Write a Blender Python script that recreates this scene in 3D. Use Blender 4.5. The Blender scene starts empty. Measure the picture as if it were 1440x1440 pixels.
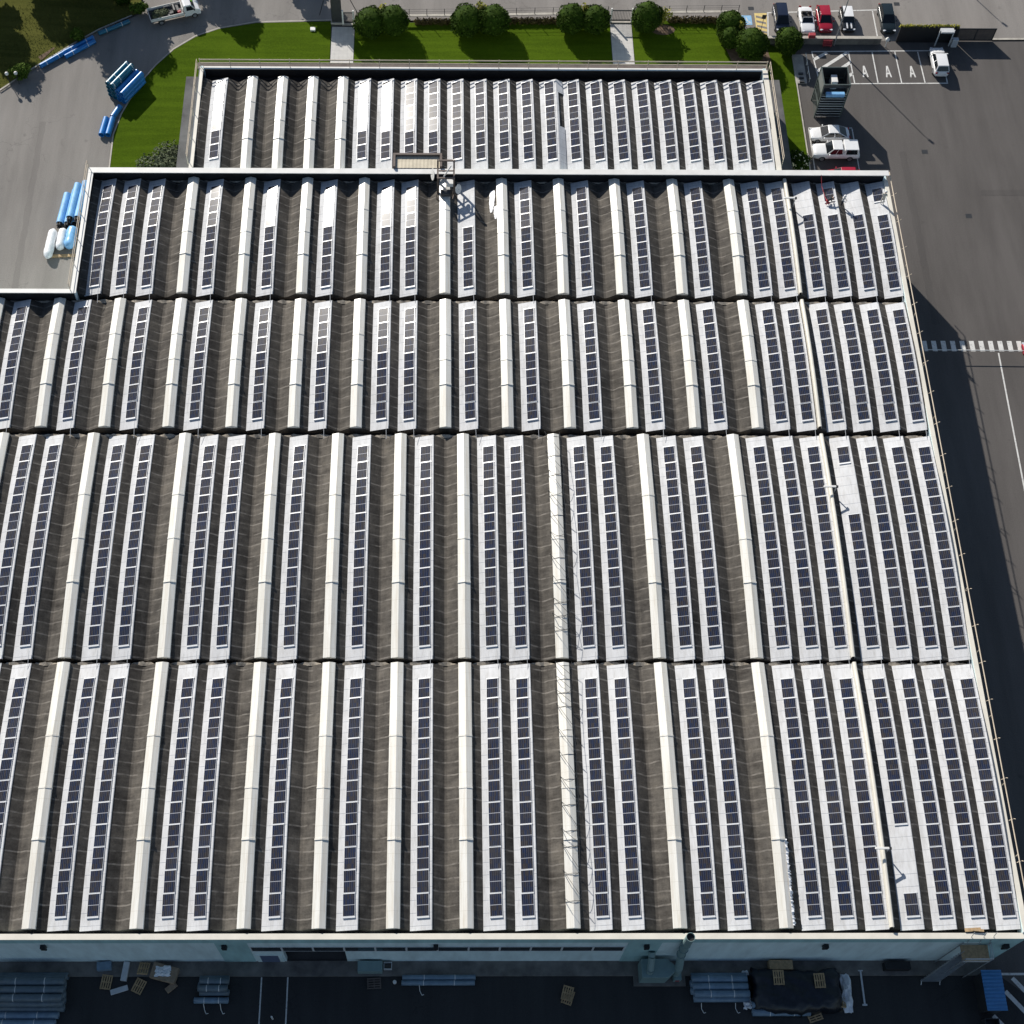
import bpy, bmesh, math, random
import numpy as np
from mathutils import Vector, Matrix, Euler
random.seed(7)
PI = math.pi
scene = bpy.context.scene
COL = scene.collection

# ------------------------------------------------------------------ objects
def tag(o, label=None, cat=None, group=None, kind=None):
    if label: o['label'] = label
    if cat: o['category'] = cat
    if group: o['group'] = group
    if kind: o['kind'] = kind
    return o

def empty(name, loc=(0, 0, 0), rz=0.0, label=None, cat=None, group=None):
    o = bpy.data.objects.new(name, None)
    o.empty_display_size = 0.5
    o.location = loc
    o.rotation_euler = (0, 0, rz)
    COL.objects.link(o)
    return tag(o, label, cat, group)

def link(name, me, parent=None, loc=None, rot=None):
    o = bpy.data.objects.new(name, me)
    if parent: o.parent = parent
    if loc is not None: o.location = loc
    if rot is not None: o.rotation_euler = rot
    COL.objects.link(o)
    return o

def copy_tree(o, parent=None):
    c = o.copy()
    COL.objects.link(c)
    c.parent = parent
    for ch in list(o.children):
        copy_tree(ch, c)
    return c

class MB:
    """collects shapes into one mesh"""
    def __init__(s): s.v = []; s.f = []; s.m = []; s.cur = 0
    def mat(s, i): s.cur = i; return s
    def add(s, vs, fs):
        b = len(s.v); s.v += [tuple(p) for p in vs]
        for f in fs:
            s.f.append(tuple(b + i for i in f)); s.m.append(s.cur)
        return s
    def box(s, x0, x1, y0, y1, z0, z1):
        vs = [(x, y, z) for z in (z0, z1) for y in (y0, y1) for x in (x0, x1)]
        return s.add(vs, [(0, 2, 3, 1), (4, 5, 7, 6), (0, 1, 5, 4), (2, 6, 7, 3), (0, 4, 6, 2), (1, 3, 7, 5)])
    def obox(s, c, sx, sy, sz, rz=0, rx=0, ry=0):
        M = Matrix.Translation(c) @ Euler((rx, ry, rz)).to_matrix().to_4x4()
        vs = [M @ Vector((x * sx / 2, y * sy / 2, z * sz / 2)) for z in (-1, 1) for y in (-1, 1) for x in (-1, 1)]
        return s.add(vs, [(0, 2, 3, 1), (4, 5, 7, 6), (0, 1, 5, 4), (2, 6, 7, 3), (0, 4, 6, 2), (1, 3, 7, 5)])
    def tube(s, a, b, r, n=8, r2=None, cap=True):
        a = Vector(a); b = Vector(b); d = (b - a)
        if d.length < 1e-6: return s
        d.normalize()
        u = d.orthogonal().normalized(); w = d.cross(u)
        r2 = r if r2 is None else r2
        vs = []
        for p, rr in ((a, r), (b, r2)):
            for i in range(n):
                t = 2 * PI * i / n
                vs.append(p + (u * math.cos(t) + w * math.sin(t)) * rr)
        fs = [(i, (i + 1) % n, n + (i + 1) % n, n + i) for i in range(n)]
        if cap: fs += [tuple(range(n - 1, -1, -1)), tuple(range(n, 2 * n))]
        return s.add(vs, fs)
    def path(s, pts, r, n=6):
        for a, b in zip(pts[:-1], pts[1:]): s.tube(a, b, r, n)
        return s
    def hollow(s, a, b, r, ri, n=14):
        a = Vector(a); b = Vector(b); d = (b - a).normalized()
        u = d.orthogonal().normalized(); w = d.cross(u)
        vs = []
        for p, rr in ((a, r), (b, r), (b, ri), (a, ri)):
            for i in range(n):
                t = 2 * PI * i / n
                vs.append(p + (u * math.cos(t) + w * math.sin(t)) * rr)
        fs = []
        for k in range(4):
            k2 = (k + 1) % 4
            fs += [(k * n + i, k * n + (i + 1) % n, k2 * n + (i + 1) % n, k2 * n + i) for i in range(n)]
        return s.add(vs, fs)
    def prism(s, pts, z0, z1):
        n = len(pts)
        vs = [(x, y, z0) for x, y in pts] + [(x, y, z1) for x, y in pts]
        fs = [tuple(range(n - 1, -1, -1)), tuple(range(n, 2 * n))]
        fs += [(i, (i + 1) % n, n + (i + 1) % n, n + i) for i in range(n)]
        return s.add(vs, fs)
    def poly(s, pts, z):
        return s.add([(x, y, z) for x, y in pts], [tuple(range(len(pts)))])
    def strip(s, pts, w, z0, z1, closed=False):
        """wall-like strip along a polyline"""
        P = [Vector((p[0], p[1])) for p in pts]; n = len(P); L = []; R = []
        for i in range(n):
            a = P[max(i - 1, 0)]; b = P[min(i + 1, n - 1)]
            t = (b - a).normalized(); nn = Vector((-t.y, t.x))
            L.append(P[i] + nn * w / 2); R.append(P[i] - nn * w / 2)
        for i in range(n - 1):
            q = [L[i], R[i], R[i + 1], L[i + 1]]
            vs = [(p.x, p.y, z0) for p in q] + [(p.x, p.y, z1) for p in q]
            fs = [(3, 2, 1, 0), (4, 5, 6, 7), (0, 1, 5, 4), (2, 3, 7, 6)]
            if i == 0: fs.append((0, 4, 7, 3)) if False else None
            s.add(vs, [f for f in fs if f])
        for i, e in ((0, 0), (n - 1, 1)):
            s.add([(L[i].x, L[i].y, z0), (R[i].x, R[i].y, z0), (R[i].x, R[i].y, z1), (L[i].x, L[i].y, z1)], [(0, 1, 2, 3)])
        return s
    def grid(s, rows):
        nr = len(rows); nc = len(rows[0])
        vs = [p for r in rows for p in r]
        return s.add(vs, [(i * nc + j, i * nc + j + 1, (i + 1) * nc + j + 1, (i + 1) * nc + j) for i in range(nr - 1) for j in range(nc - 1)])
    def lathe(s, prof, c=(0, 0, 0), n=20):
        vs = []
        for r, z in prof:
            for i in range(n):
                t = 2 * PI * i / n
                vs.append((c[0] + r * math.cos(t), c[1] + r * math.sin(t), c[2] + z))
        m = len(prof)
        fs = [(k * n + i, k * n + (i + 1) % n, (k + 1) * n + (i + 1) % n, (k + 1) * n + i) for k in range(m - 1) for i in range(n)]
        return s.add(vs, fs + [tuple(range(n - 1, -1, -1)), tuple(range((m - 1) * n, m * n))])
    def mesh(s, name, mats, smooth=False, merge=False):
        me = bpy.data.meshes.new(name)
        me.from_pydata(s.v, [], s.f)
        if not isinstance(mats, (list, tuple)): mats = [mats]
        for m in mats: me.materials.append(m)
        me.polygons.foreach_set('material_index', s.m)
        bm = bmesh.new(); bm.from_mesh(me)
        if merge: bmesh.ops.remove_doubles(bm, verts=bm.verts, dist=1e-4)
        bmesh.ops.recalc_face_normals(bm, faces=bm.faces)
        bm.to_mesh(me); bm.free()
        if smooth: me.polygons.foreach_set('use_smooth', [True] * len(me.polygons))
        me.update()
        return me
    def build(s, name, mats, parent=None, smooth=False, merge=False, bevel=0, loc=None, rot=None, seg=2):
        o = link(name, s.mesh(name, mats, smooth, merge), parent, loc, rot)
        if bevel:
            b = o.modifiers.new('bevel', 'BEVEL'); b.width = bevel; b.segments = seg; b.limit_method = 'ANGLE'; b.angle_limit = math.radians(35)
        return o

# ------------------------------------------------------------------ materials
def new_mat(name):
    m = bpy.data.materials.new(name); m.use_nodes = True
    nt = m.node_tree
    return m, nt, nt.nodes['Principled BSDF']

def rgb(c): return (c[0], c[1], c[2], 1)

def N(nt, t, **kw):
    n = nt.nodes.new(t)
    for k, v in kw.items(): setattr(n, k, v)
    return n

def pos_vec(nt, scale=(1, 1, 1), kind='pos'):
    if kind == 'pos':
        g = N(nt, 'ShaderNodeNewGeometry'); out = g.outputs['Position']
    else:
        g = N(nt, 'ShaderNodeTexCoord'); out = g.outputs['Object']
    mp = N(nt, 'ShaderNodeMapping'); mp.inputs['Scale'].default_value = scale
    nt.links.new(out, mp.inputs['Vector'])
    return mp.outputs['Vector']

def noise(nt, vec, scale, detail=4, rough=0.6):
    n = N(nt, 'ShaderNodeTexNoise'); n.inputs['Scale'].default_value = scale
    n.inputs['Detail'].default_value = detail; n.inputs['Roughness'].default_value = rough
    nt.links.new(vec, n.inputs['Vector'])
    return n.outputs['Fac']

def ramp(nt, fac, stops):
    r = N(nt, 'ShaderNodeValToRGB')
    while len(r.color_ramp.elements) < len(stops): r.color_ramp.elements.new(0.5)
    for e, (p, c) in zip(r.color_ramp.elements, stops):
        e.position = p; e.color = rgb(c) if not isinstance(c, (int, float)) else (c, c, c, 1)
    nt.links.new(fac, r.inputs['Fac'])
    return r.outputs['Color']

def mix(nt, fac, a, b, blend='MIX'):
    n = N(nt, 'ShaderNodeMix', data_type='RGBA', blend_type=blend)
    for sock, v in ((n.inputs[0], fac), (n.inputs[6], a), (n.inputs[7], b)):
        if hasattr(v, 'links') or hasattr(v, 'is_linked'): nt.links.new(v, sock)
        elif isinstance(v, (int, float)): sock.default_value = v
        else: sock.default_value = rgb(v)
    return n.outputs[2]

def math_n(nt, op, a, b=0.0, c=0.0):
    n = N(nt, 'ShaderNodeMath', operation=op)
    for sock, v in zip(n.inputs, (a, b, c)):
        if isinstance(v, (int, float)): sock.default_value = v
        else: nt.links.new(v, sock)
    return n.outputs[0]

def bump(nt, bsdf, h, strength=0.3, dist=0.05):
    b = N(nt, 'ShaderNodeBump'); b.inputs['Strength'].default_value = strength; b.inputs['Distance'].default_value = dist
    nt.links.new(h, b.inputs['Height']); nt.links.new(b.outputs['Normal'], bsdf.inputs['Normal'])

def simple(name, col, rough=0.6, metal=0.0, var=0.12, scale=3.0, kind='obj', bumpy=0.0, spec=0.5):
    m, nt, b = new_mat(name)
    v = pos_vec(nt, kind=kind)
    f = noise(nt, v, scale)
    lo = tuple(c * (1 - var) for c in col); hi = tuple(min(1, c * (1 + var)) for c in col)
    nt.links.new(ramp(nt, f, [(0.3, lo), (0.7, hi)]), b.inputs['Base Color'])
    b.inputs['Roughness'].default_value = rough; b.inputs['Metallic'].default_value = metal
    b.inputs['Specular IOR Level'].default_value = spec
    if bumpy: bump(nt, b, noise(nt, v, scale * 6), bumpy)
    return m

def line_mask(nt, coord, period, width, soft=0.0):
    """1 on thin lines every period along a scalar coord"""
    f = math_n(nt, 'FRACT', math_n(nt, 'MULTIPLY', coord, 1.0 / period))
    d = math_n(nt, 'ABSOLUTE', math_n(nt, 'SUBTRACT', f, 0.5))
    return math_n(nt, 'GREATER_THAN', d, 0.5 - width / period / 2)

def sep(nt, vec):
    s = N(nt, 'ShaderNodeSeparateXYZ'); nt.links.new(vec, s.inputs[0]); return s.outputs

def asphalt(name, lo, hi, patch=0.06, cracks=True, tint=(1, 1, 1)):
    m, nt, b = new_mat(name)
    v = pos_vec(nt)
    big = noise(nt, v, patch, 5, 0.65)
    fine = noise(nt, v, 9.0, 3, 0.7)
    streak = noise(nt, pos_vec(nt, (0.5, 0.06, 1)), 0.8, 4, 0.6)
    c = ramp(nt, big, [(0.32, lo), (0.68, hi)])
    c = mix(nt, 0.55, c, ramp(nt, fine, [(0.25, tuple(x * .55 for x in lo)), (0.75, tuple(x * 1.25 for x in hi))]))
    c = mix(nt, 0.35, c, ramp(nt, streak, [(0.35, tuple(x * .72 for x in lo)), (0.65, tuple(x * 1.15 for x in hi))]))
    oil = ramp(nt, noise(nt, v, 0.7, 3, 0.5), [(0.68, 0.0), (0.8, 0.45)])
    c = mix(nt, oil, c, tuple(x * .5 for x in lo))
    if cracks:
        vo = N(nt, 'ShaderNodeTexVoronoi', feature='DISTANCE_TO_EDGE'); vo.inputs['Scale'].default_value = 0.085
        w = N(nt, 'ShaderNodeTexNoise'); w.inputs['Scale'].default_value = 0.5; w.inputs['Detail'].default_value = 5
        nt.links.new(v, w.inputs['Vector'])
        add = N(nt, 'ShaderNodeVectorMath', operation='ADD'); sc = N(nt, 'ShaderNodeVectorMath', operation='SCALE'); sc.inputs['Scale'].default_value = 5.0
        nt.links.new(w.outputs['Color'], sc.inputs[0]); nt.links.new(v, add.inputs[0]); nt.links.new(sc.outputs[0], add.inputs[1])
        nt.links.new(add.outputs[0], vo.inputs['Vector'])
        k = math_n(nt, 'LESS_THAN', vo.outputs['Distance'], 0.004)
        k = math_n(nt, 'MULTIPLY', k, math_n(nt, 'GREATER_THAN', noise(nt, v, 0.11), 0.48))
        c = mix(nt, math_n(nt, 'MULTIPLY', k, 0.3), c, tuple(x * .5 for x in lo))
    nt.links.new(c, b.inputs['Base Color'])
    b.inputs['Roughness'].default_value = 0.9; b.inputs['Specular IOR Level'].default_value = 0.25
    bump(nt, b, fine, 0.25, 0.02)
    return m

M = {}
M['asphalt_dark'] = asphalt('asphalt_dark', (0.090, 0.082, 0.077), (0.122, 0.112, 0.106), cracks=False)
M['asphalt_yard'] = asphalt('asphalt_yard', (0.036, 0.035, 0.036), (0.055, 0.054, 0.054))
M['asphalt_grey'] = asphalt('asphalt_grey', (0.20, 0.186, 0.172), (0.265, 0.248, 0.23))
M['asphalt_road'] = asphalt('asphalt_road', (0.22, 0.202, 0.186), (0.275, 0.255, 0.236), patch=0.04)
M['concrete'] = simple('concrete', (0.36, 0.34, 0.31), 0.85, var=0.25, scale=0.9, kind='pos', bumpy=0.2)
M['concrete_dark'] = simple('concrete_dark', (0.17, 0.155, 0.14), 0.9, var=0.35, scale=0.8, kind='pos', bumpy=0.25)
M['kerb'] = simple('kerb', (0.42, 0.39, 0.34), 0.85, var=0.2, scale=1.5, kind='pos')
def worn_paint(name, col):
    m, nt, b = new_mat(name); v = pos_vec(nt)
    c = ramp(nt, noise(nt, v, 1.2), [(0.3, tuple(x * .82 for x in col)), (0.7, col)])
    c = mix(nt, ramp(nt, noise(nt, v, 3.5, 6, 0.8), [(0.54, 0.0), (0.66, 0.85)]), c, (0.13, 0.12, 0.115))
    nt.links.new(c, b.inputs['Base Color']); b.inputs['Roughness'].default_value = .75
    return m
M['paint_line'] = worn_paint('paint_line', (0.72, 0.71, 0.68))
M['paint_yellow'] = simple('paint_yellow', (0.68, 0.52, 0.20), 0.7, var=0.15, scale=2.5, kind='pos')
M['paint_blue'] = simple('paint_blue', (0.25, 0.47, 0.70), 0.7, var=0.15, scale=2.5, kind='pos')
M['cream_paint'] = simple('cream_paint', (0.74, 0.70, 0.61), 0.55, var=0.08, scale=0.7, kind='pos')
M['cap_white'] = simple('cap_white', (0.74, 0.73, 0.70), 0.5, var=0.07, scale=0.9, kind='pos')
M['steel_brown'] = simple('steel_brown', (0.13, 0.10, 0.085), 0.6, var=0.2, scale=2)
M['steel_dark'] = simple('steel_dark', (0.045, 0.047, 0.05), 0.5, var=0.2, scale=2, metal=0.3)
M['steel_grey'] = simple('steel_grey', (0.33, 0.34, 0.35), 0.45, var=0.12, scale=2, metal=0.5)
M['galvanised'] = simple('galvanised', (0.42, 0.44, 0.46), 0.4, var=0.15, scale=3, metal=0.6)
M['rail_paint'] = simple('rail_paint', (0.62, 0.52, 0.40), 0.55, var=0.12, scale=1)
M['black'] = simple('black', (0.012, 0.012, 0.014), 0.6, var=0.2)
M['rubber'] = simple('rubber', (0.018, 0.018, 0.019), 0.8, var=0.2)
M['white_paint'] = simple('white_paint', (0.78, 0.78, 0.78), 0.35, var=0.03)
M['light_grey'] = simple('light_grey', (0.55, 0.56, 0.57), 0.6, var=0.1)
M['wood'] = simple('wood', (0.42, 0.29, 0.16), 0.8, var=0.3, scale=4)
M['card'] = simple('card', (0.30, 0.22, 0.15), 0.85, var=0.25, scale=3)
M['tarp'] = simple('tarp', (0.010, 0.013, 0.020), 0.35, var=0.3, scale=2, bumpy=0.3)
M['plastic_white'] = simple('plastic_white', (0.80, 0.81, 0.83), 0.35, var=0.08, scale=3)
M['plastic_blue'] = simple('plastic_blue', (0.02, 0.19, 0.52), 0.28, var=0.15, scale=1.6)
M['plastic_pale_blue'] = simple('plastic_pale_blue', (0.22, 0.47, 0.78), 0.3, var=0.15, scale=1.6)
M['plastic_teal'] = simple('plastic_teal', (0.018, 0.14, 0.23), 0.25, var=0.2, scale=2)
M['pipe_grey'] = simple('pipe_grey', (0.12, 0.16, 0.19), 0.4, var=0.18, scale=2)
M['pipe_blue_grey'] = simple('pipe_blue_grey', (0.17, 0.25, 0.33), 0.35, var=0.18, scale=2)
M['shed_blue'] = simple('shed_blue', (0.06, 0.22, 0.46), 0.5, var=0.1, scale=2)
M['teal_metal'] = simple('teal_metal', (0.20, 0.29, 0.29), 0.5, var=0.1, scale=1.5)
M['soil'] = simple('soil', (0.13, 0.085, 0.055), 0.95, var=0.3, scale=2, kind='pos', bumpy=0.4)
M['bark'] = simple('bark', (0.06, 0.045, 0.033), 0.95, var=0.3, scale=4, bumpy=0.5)
M['red'] = simple('red', (0.36, 0.045, 0.055), 0.5, var=0.1)
M['skin'] = simple('skin', (0.50, 0.31, 0.22), 0.6, var=0.08, scale=10)
# ------------------------------------------------------------------ the site: ground, roads, lawn
def grass_mat(name, lo, hi):
    m, nt, b = new_mat(name)
    v = pos_vec(nt)
    big = noise(nt, v, 0.18, 4, 0.6); fine = noise(nt, v, 6.0, 5, 0.75)
    stripe = noise(nt, pos_vec(nt, (0.08, 1.0, 1)), 1.2, 3, 0.5)
    c = ramp(nt, big, [(0.3, lo), (0.7, hi)])
    c = mix(nt, 0.5, c, ramp(nt, fine, [(0.3, tuple(x * .5 for x in lo)), (0.72, tuple(x * 1.35 for x in hi))]))
    c = mix(nt, 0.22, c, ramp(nt, stripe, [(0.4, tuple(x * .7 for x in lo)), (0.6, tuple(x * 1.2 for x in hi))]))
    nt.links.new(c, b.inputs['Base Color']); b.inputs['Roughness'].default_value = 0.9
    b.inputs['Specular IOR Level'].default_value = 0.03
    bump(nt, b, fine, 0.5, 0.04)
    return m
M['lawn'] = grass_mat('lawn_grass', (0.042, 0.078, 0.003), (0.074, 0.122, 0.006))
M['rough_grass'] = grass_mat('rough_grass', (0.055, 0.066, 0.013), (0.115, 0.115, 0.028))

def paving_mat():
    m, nt, b = new_mat('paving_slabs')
    v = pos_vec(nt); s = sep(nt, v)
    l = math_n(nt, 'MAXIMUM', line_mask(nt, s[0], 0.5, 0.03), line_mask(nt, s[1], 0.5, 0.03))
    c = ramp(nt, noise(nt, v, 1.2), [(0.3, (0.50, 0.48, 0.46)), (0.7, (0.60, 0.58, 0.55))])
    nt.links.new(mix(nt, math_n(nt, 'MULTIPLY', l, 0.35), c, (0.25, 0.24, 0.23)), b.inputs['Base Color'])
    b.inputs['Roughness'].default_value = 0.85
    return m
M['paving'] = paving_mat()

def flat(name, pts, z, mat, kind='structure'):
    o = MB().poly(pts, z).build(name, mat)
    return tag(o, kind=kind)

# one sheet to the horizon
flat('ground', [(-700, -500), (700, -500), (700, 900), (-700, 900)], 0.0, M['asphalt_dark'])
# service yard in front of the south wall
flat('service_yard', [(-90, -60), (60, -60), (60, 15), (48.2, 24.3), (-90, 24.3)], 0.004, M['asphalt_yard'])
# west yard
flat('west_yard', [(-140, 30), (-36, 30), (-36, 110), (-37.7, 114.4), (-37.75, 119), (-37.1, 122.3), (-35.5, 127), (-33.8, 130), (-31.9, 132.6), (-29.5, 134.8),
                   (-26.8, 136.1), (-22.3, 137.2), (-13.3, 137.6), (-13.3, 147), (-36, 147), (-36.6, 138.6), (-41.2, 135.9), (-44.1, 133.5), (-48.5, 129.3), (-51.9, 125.8), (-140, 42)], 0.004, M['asphalt_grey'])
# road to the north
flat('north_road', [(-13.3, 137.62), (36.9, 138.35), (37.6, 135.0), (56.0, 134.7), (67.4, 135.1), (260, 137), (260, 220), (-13.3, 220)], 0.006, M['asphalt_road'])
# lawn left of the first path, between the paths, right of the second
tag(MB().poly([(-37.6, 105), (-37.63, 114.4), (-37.71, 119.0), (-37.07, 122.3), (-35.45, 127.0), (-33.8, 130.0), (-31.9, 132.6), (-29.5, 134.7), (-26.8, 136.05), (-22.3, 137.1), (-13.1, 137.45), (-13.05, 112), (-20, 105)], 0.09)
    .poly([(-10.2, 120), (20.95, 120), (20.95, 137.7), (-10.2, 137.2)], 0.09)
    .poly([(23.65, 120), (36, 110), (40, 105), (42.75, 105), (42.72, 121.7), (42.72, 127.3), (42.9, 132.6), (40, 134.0), (37.2, 134.6), (36.6, 138.0), (23.65, 137.8)], 0.09)
    .build('lawn', M['lawn']), kind='structure')
# grass slope in the west
tag(MB().grid([[(-140, 42, 0.05), (-51.9, 125.9, 0.1), (-48.5, 129.4, 0.1), (-44.1, 133.6, 0.1), (-41.2, 136.05, 0.1), (-36.7, 138.7, 0.1)],
               [(-150, 90, 1.2), (-62, 134, 0.9), (-54, 140, 0.8), (-48, 146, 0.8), (-43, 150, 0.6), (-36.2, 152, 0.5)],
               [(-170, 210, 3), (-90, 215, 3), (-70, 215, 3), (-58, 215, 3), (-45, 215, 2), (-36.2, 215, 2)]]).build('grass_slope', M['rough_grass'], smooth=True), kind='structure')
# paths
flat('garden_path', [(-13.0, 121), (-10.25, 121), (-10.25, 136.5), (-13.0, 136.5)], 0.11, M['paving'])
flat('garden_path', [(21.0, 121), (23.6, 121), (23.6, 137.2), (21.0, 137.2)], 0.11, M['paving'])
flat('concrete_pavement', [(-90, 24.3), (47.2, 24.3), (47.2, 25.5), (-90, 25.5)], 0.12, M['concrete_dark'])
tag(MB().box(-90, 47.2, 24.2, 24.3, 0, 0.12).build('pavement_kerb', M['concrete_dark']), kind='structure')
# kerbs
kb = MB()
kb.strip([(-37.75, 106), (-37.68, 114.4), (-37.76, 119.0), (-37.12, 122.3), (-35.5, 127.0), (-33.85, 130.05), (-31.95, 132.7), (-29.52, 134.85), (-26.83, 136.18), (-22.31, 137.28), (-13.1, 137.65)], 0.16, 0, 0.13)
kb.strip([(42.98, 134), (42.85, 132.6), (42.8, 127.3), (42.8, 121.7), (42.8, 106)], 0.16, 0, 0.13)
kb.strip([(-51.9, 125.75), (-48.55, 129.2), (-44.06, 133.43), (-41.24, 135.83), (-37.5, 138.2)], 0.22, 0, 0.2)
kb.strip([(67.5, 135.0), (120, 135.6)], 0.3, 0, 0.12)
kb.build('kerb', M['kerb'])
tag(bpy.data.objects['kerb'], kind='structure')

# painted markings
def line(mb, a, b, w, z=0.012):
    a = Vector(a); b = Vector(b); t = (b - a).normalized(); n = Vector((-t.y, t.x)) * w / 2
    mb.add([(p.x, p.y, z) for p in (a + n, a - n, b - n, b + n)], [(0, 1, 2, 3)])
pl = MB()
line(pl, (45.2, 132.85), (60.2, 133.1), .15); line(pl, (47.5, 127.6), (61.0, 127.78), .15)
for a, b in (((49.7, 132.75), (49.78, 127.7)), ((52.58, 132.8), (52.59, 127.7)), ((55.35, 132.9), (55.43, 127.75)), ((58.14, 132.9), (58.25, 127.75)), ((60.95, 130.0), (60.92, 127.8))):
    line(pl, a, b, .14)
line(pl, (45.25, 132.75), (45.6, 127.7), .14)
# hatched triangle by the container
for k, (a, b) in enumerate((((45.35, 131.55), (47.1, 132.7)), ((45.5, 129.6), (49.55, 132.75)), ((46.8, 128.7), (49.7, 131.1)), ((48.1, 127.85), (49.72, 129.3)))):
    line(pl, a, b, .42)
# letters A (three bays)
def letter_A(mb, cx, cy, h, w, z=0.013):
    t = 0.17
    line(mb, (cx - w / 2, cy), (cx - 0.02, cy + h), t, z); line(mb, (cx + w / 2, cy), (cx + 0.02, cy + h), t, z + .001)
    line(mb, (cx - w * .3, cy + h * .33), (cx + w * .3, cy + h * .33), t * 1.6, z + .002)
for cx in (51.25, 54.05, 56.95): letter_A(pl, cx, 128.7, 1.85, 0.55)
# parking rectangle beside the two white cars
for a, b in (((43.4, 120.6), (48.5, 120.6)), ((43.4, 120.5), (43.35, 110)), ((48.5, 120.5), (48.5, 110))): line(pl, a, b, .12)
# crosswalk
for i in range(11):
    x = 51.95 + i * 1.02
    pl.poly([(x, 90.35), (x + .52, 90.35), (x + .52, 89.0), (x, 89.0)], 0.012)
pl.poly([(59.9, 88.8), (60.06, 88.8), (59.4, 60), (59.24, 60)], 0.012)
# bays on the north lot
line(pl, (40.5, 139.38), (56.2, 140.05), .16)
for a, b in (((40.6, 139.3), (40.2, 135.2)), ((43.1, 139.4), (42.85, 135.2)), ((53.6, 139.8), (53.6, 135.2)), ((56.2, 140.0), (55.8, 137.2))): line(pl, a, b, .15)
# south yard
line(pl, (-14.98, 24.15), (-14.99, 10), .12); line(pl, (-12.74, 24.15), (-12.7, 10), .12)
line(pl, (48.5, 24.33), (56, 24.33), .2)
for x in (49.6, 51.5, 53.4, 55.3): line(pl, (x - .2, 24.0), (x + 2.6, 20.6), .38)
for x in (48.6, 50.6): line(pl, (x, 22.9), (x + 3.6, 18.5), .38)
line(pl, (47.2, 20.9), (50.5, 17), .38)
tag(pl.build('white_markings', M['paint_line']), kind='structure')
py = MB()
py.poly([(38.9, 139.3), (40.45, 139.33), (40.1, 135.35), (38.9, 135.35)], 0.010)
tag(py.build('yellow_markings', M['paint_yellow']), kind='structure')
ph = MB()
for k in range(5): ph.poly([(39.05, 138.9 - k * .8), (40.2, 138.55 - k * .8), (40.2, 138.2 - k * .8), (39.05, 138.55 - k * .8)], 0.014)
tag(ph.build('hatch_gaps', M['asphalt_grey']), kind='structure')
pb = MB(); pb.poly([(37.3, 138.9), (38.5, 138.9), (38.5, 137.3), (37.3, 137.3)], 0.010)
tag(pb.build('blue_bay_sign', M['paint_blue']), kind='structure')
# simple wheelchair mark in the blue square
pw = MB()
for k in range(10):
    t0 = 2.2 + k * .42; t1 = t0 + .42
    line(pw, (37.9 + .33 * math.cos(t0), 137.85 + .33 * math.sin(t0)), (37.9 + .33 * math.cos(t1), 137.85 + .33 * math.sin(t1)), .1, 0.014)
line(pw, (37.8, 138.6), (37.95, 137.95), .13, .015); line(pw, (37.9, 138.0), (38.25, 137.75), .1, .016); line(pw, (38.2, 137.8), (38.35, 137.5), .1, .0165)
tag(pw.build('bay_symbol', M['paint_line']), kind='structure')
# drain covers
dc = MB()
for x, y in ((60.0, 107.5), (56.5, 117), (38.6, 140.1), (56.8, 141)): dc.poly([(x - .35, y - .3), (x + .35, y - .3), (x + .35, y + .3), (x - .35, y + .3)], 0.010)
tag(dc.build('drain_covers', M['steel_dark']), kind='structure')

# repair patches in the asphalt
M['patch'] = asphalt('asphalt_patch', (0.080, 0.074, 0.070), (0.108, 0.099, 0.094), cracks=False)
M['patch_grey'] = asphalt('asphalt_patch_grey', (0.18, 0.167, 0.155), (0.225, 0.21, 0.195), cracks=False)
def rough_patch(mb, x0, x1, y0, y1, z, seed):
    rr_ = random.Random(seed); pts = []
    for (ax, ay), (bx, by) in (((x0, y0), (x1, y0)), ((x1, y0), (x1, y1)), ((x1, y1), (x0, y1)), ((x0, y1), (x0, y0))):
        n = max(3, int((abs(bx - ax) + abs(by - ay)) / .7))
        for i in range(n): pts.append((ax + (bx - ax) * i / n + rr_.uniform(-.07, .07), ay + (by - ay) * i / n + rr_.uniform(-.07, .07)))
    mb.poly(pts, z)
pm = MB()
rough_patch(pm, 53.5, 54.3, 92.5, 117.0, .008, 1); rough_patch(pm, 62.0, 72.0, 110.5, 111.3, .008, 3)
tag(pm.build('asphalt_patches', M['patch']), kind='structure')
pm = MB()
rough_patch(pm, -46.5, -45.8, 96, 121, .008, 5)
tag(pm.build('asphalt_patches', M['patch_grey']), kind='structure')
# ------------------------------------------------------------------ the factory
H = 9.0
SLOPE = 0.10
ROW = {0: (119.15, 105.75), 1: (104.62, 89.62), 2: (88.78, 73.69), 3: (72.89, 49.80), 4: (49.31, 26.25)}
Y0 = {0: 118.72, 1: 103.65, 2: 87.83, 3: 71.65, 4: 47.88}
NMOD = {0: 6, 1: 7, 2: 7, 3: 11, 4: 11}
PITCH = 1.88
CW = 1.14
DEPTH = 0.68

def arch(r, y):
    yN, yS = ROW[r]; L = yN - yS; t = min(max(yN - y, 0), L)
    return SLOPE * t * (1 - t / L)
def darch(r, y):
    yN, yS = ROW[r]; L = yN - yS; t = yN - y
    return -SLOPE * (1 - 2 * t / L)

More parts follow.
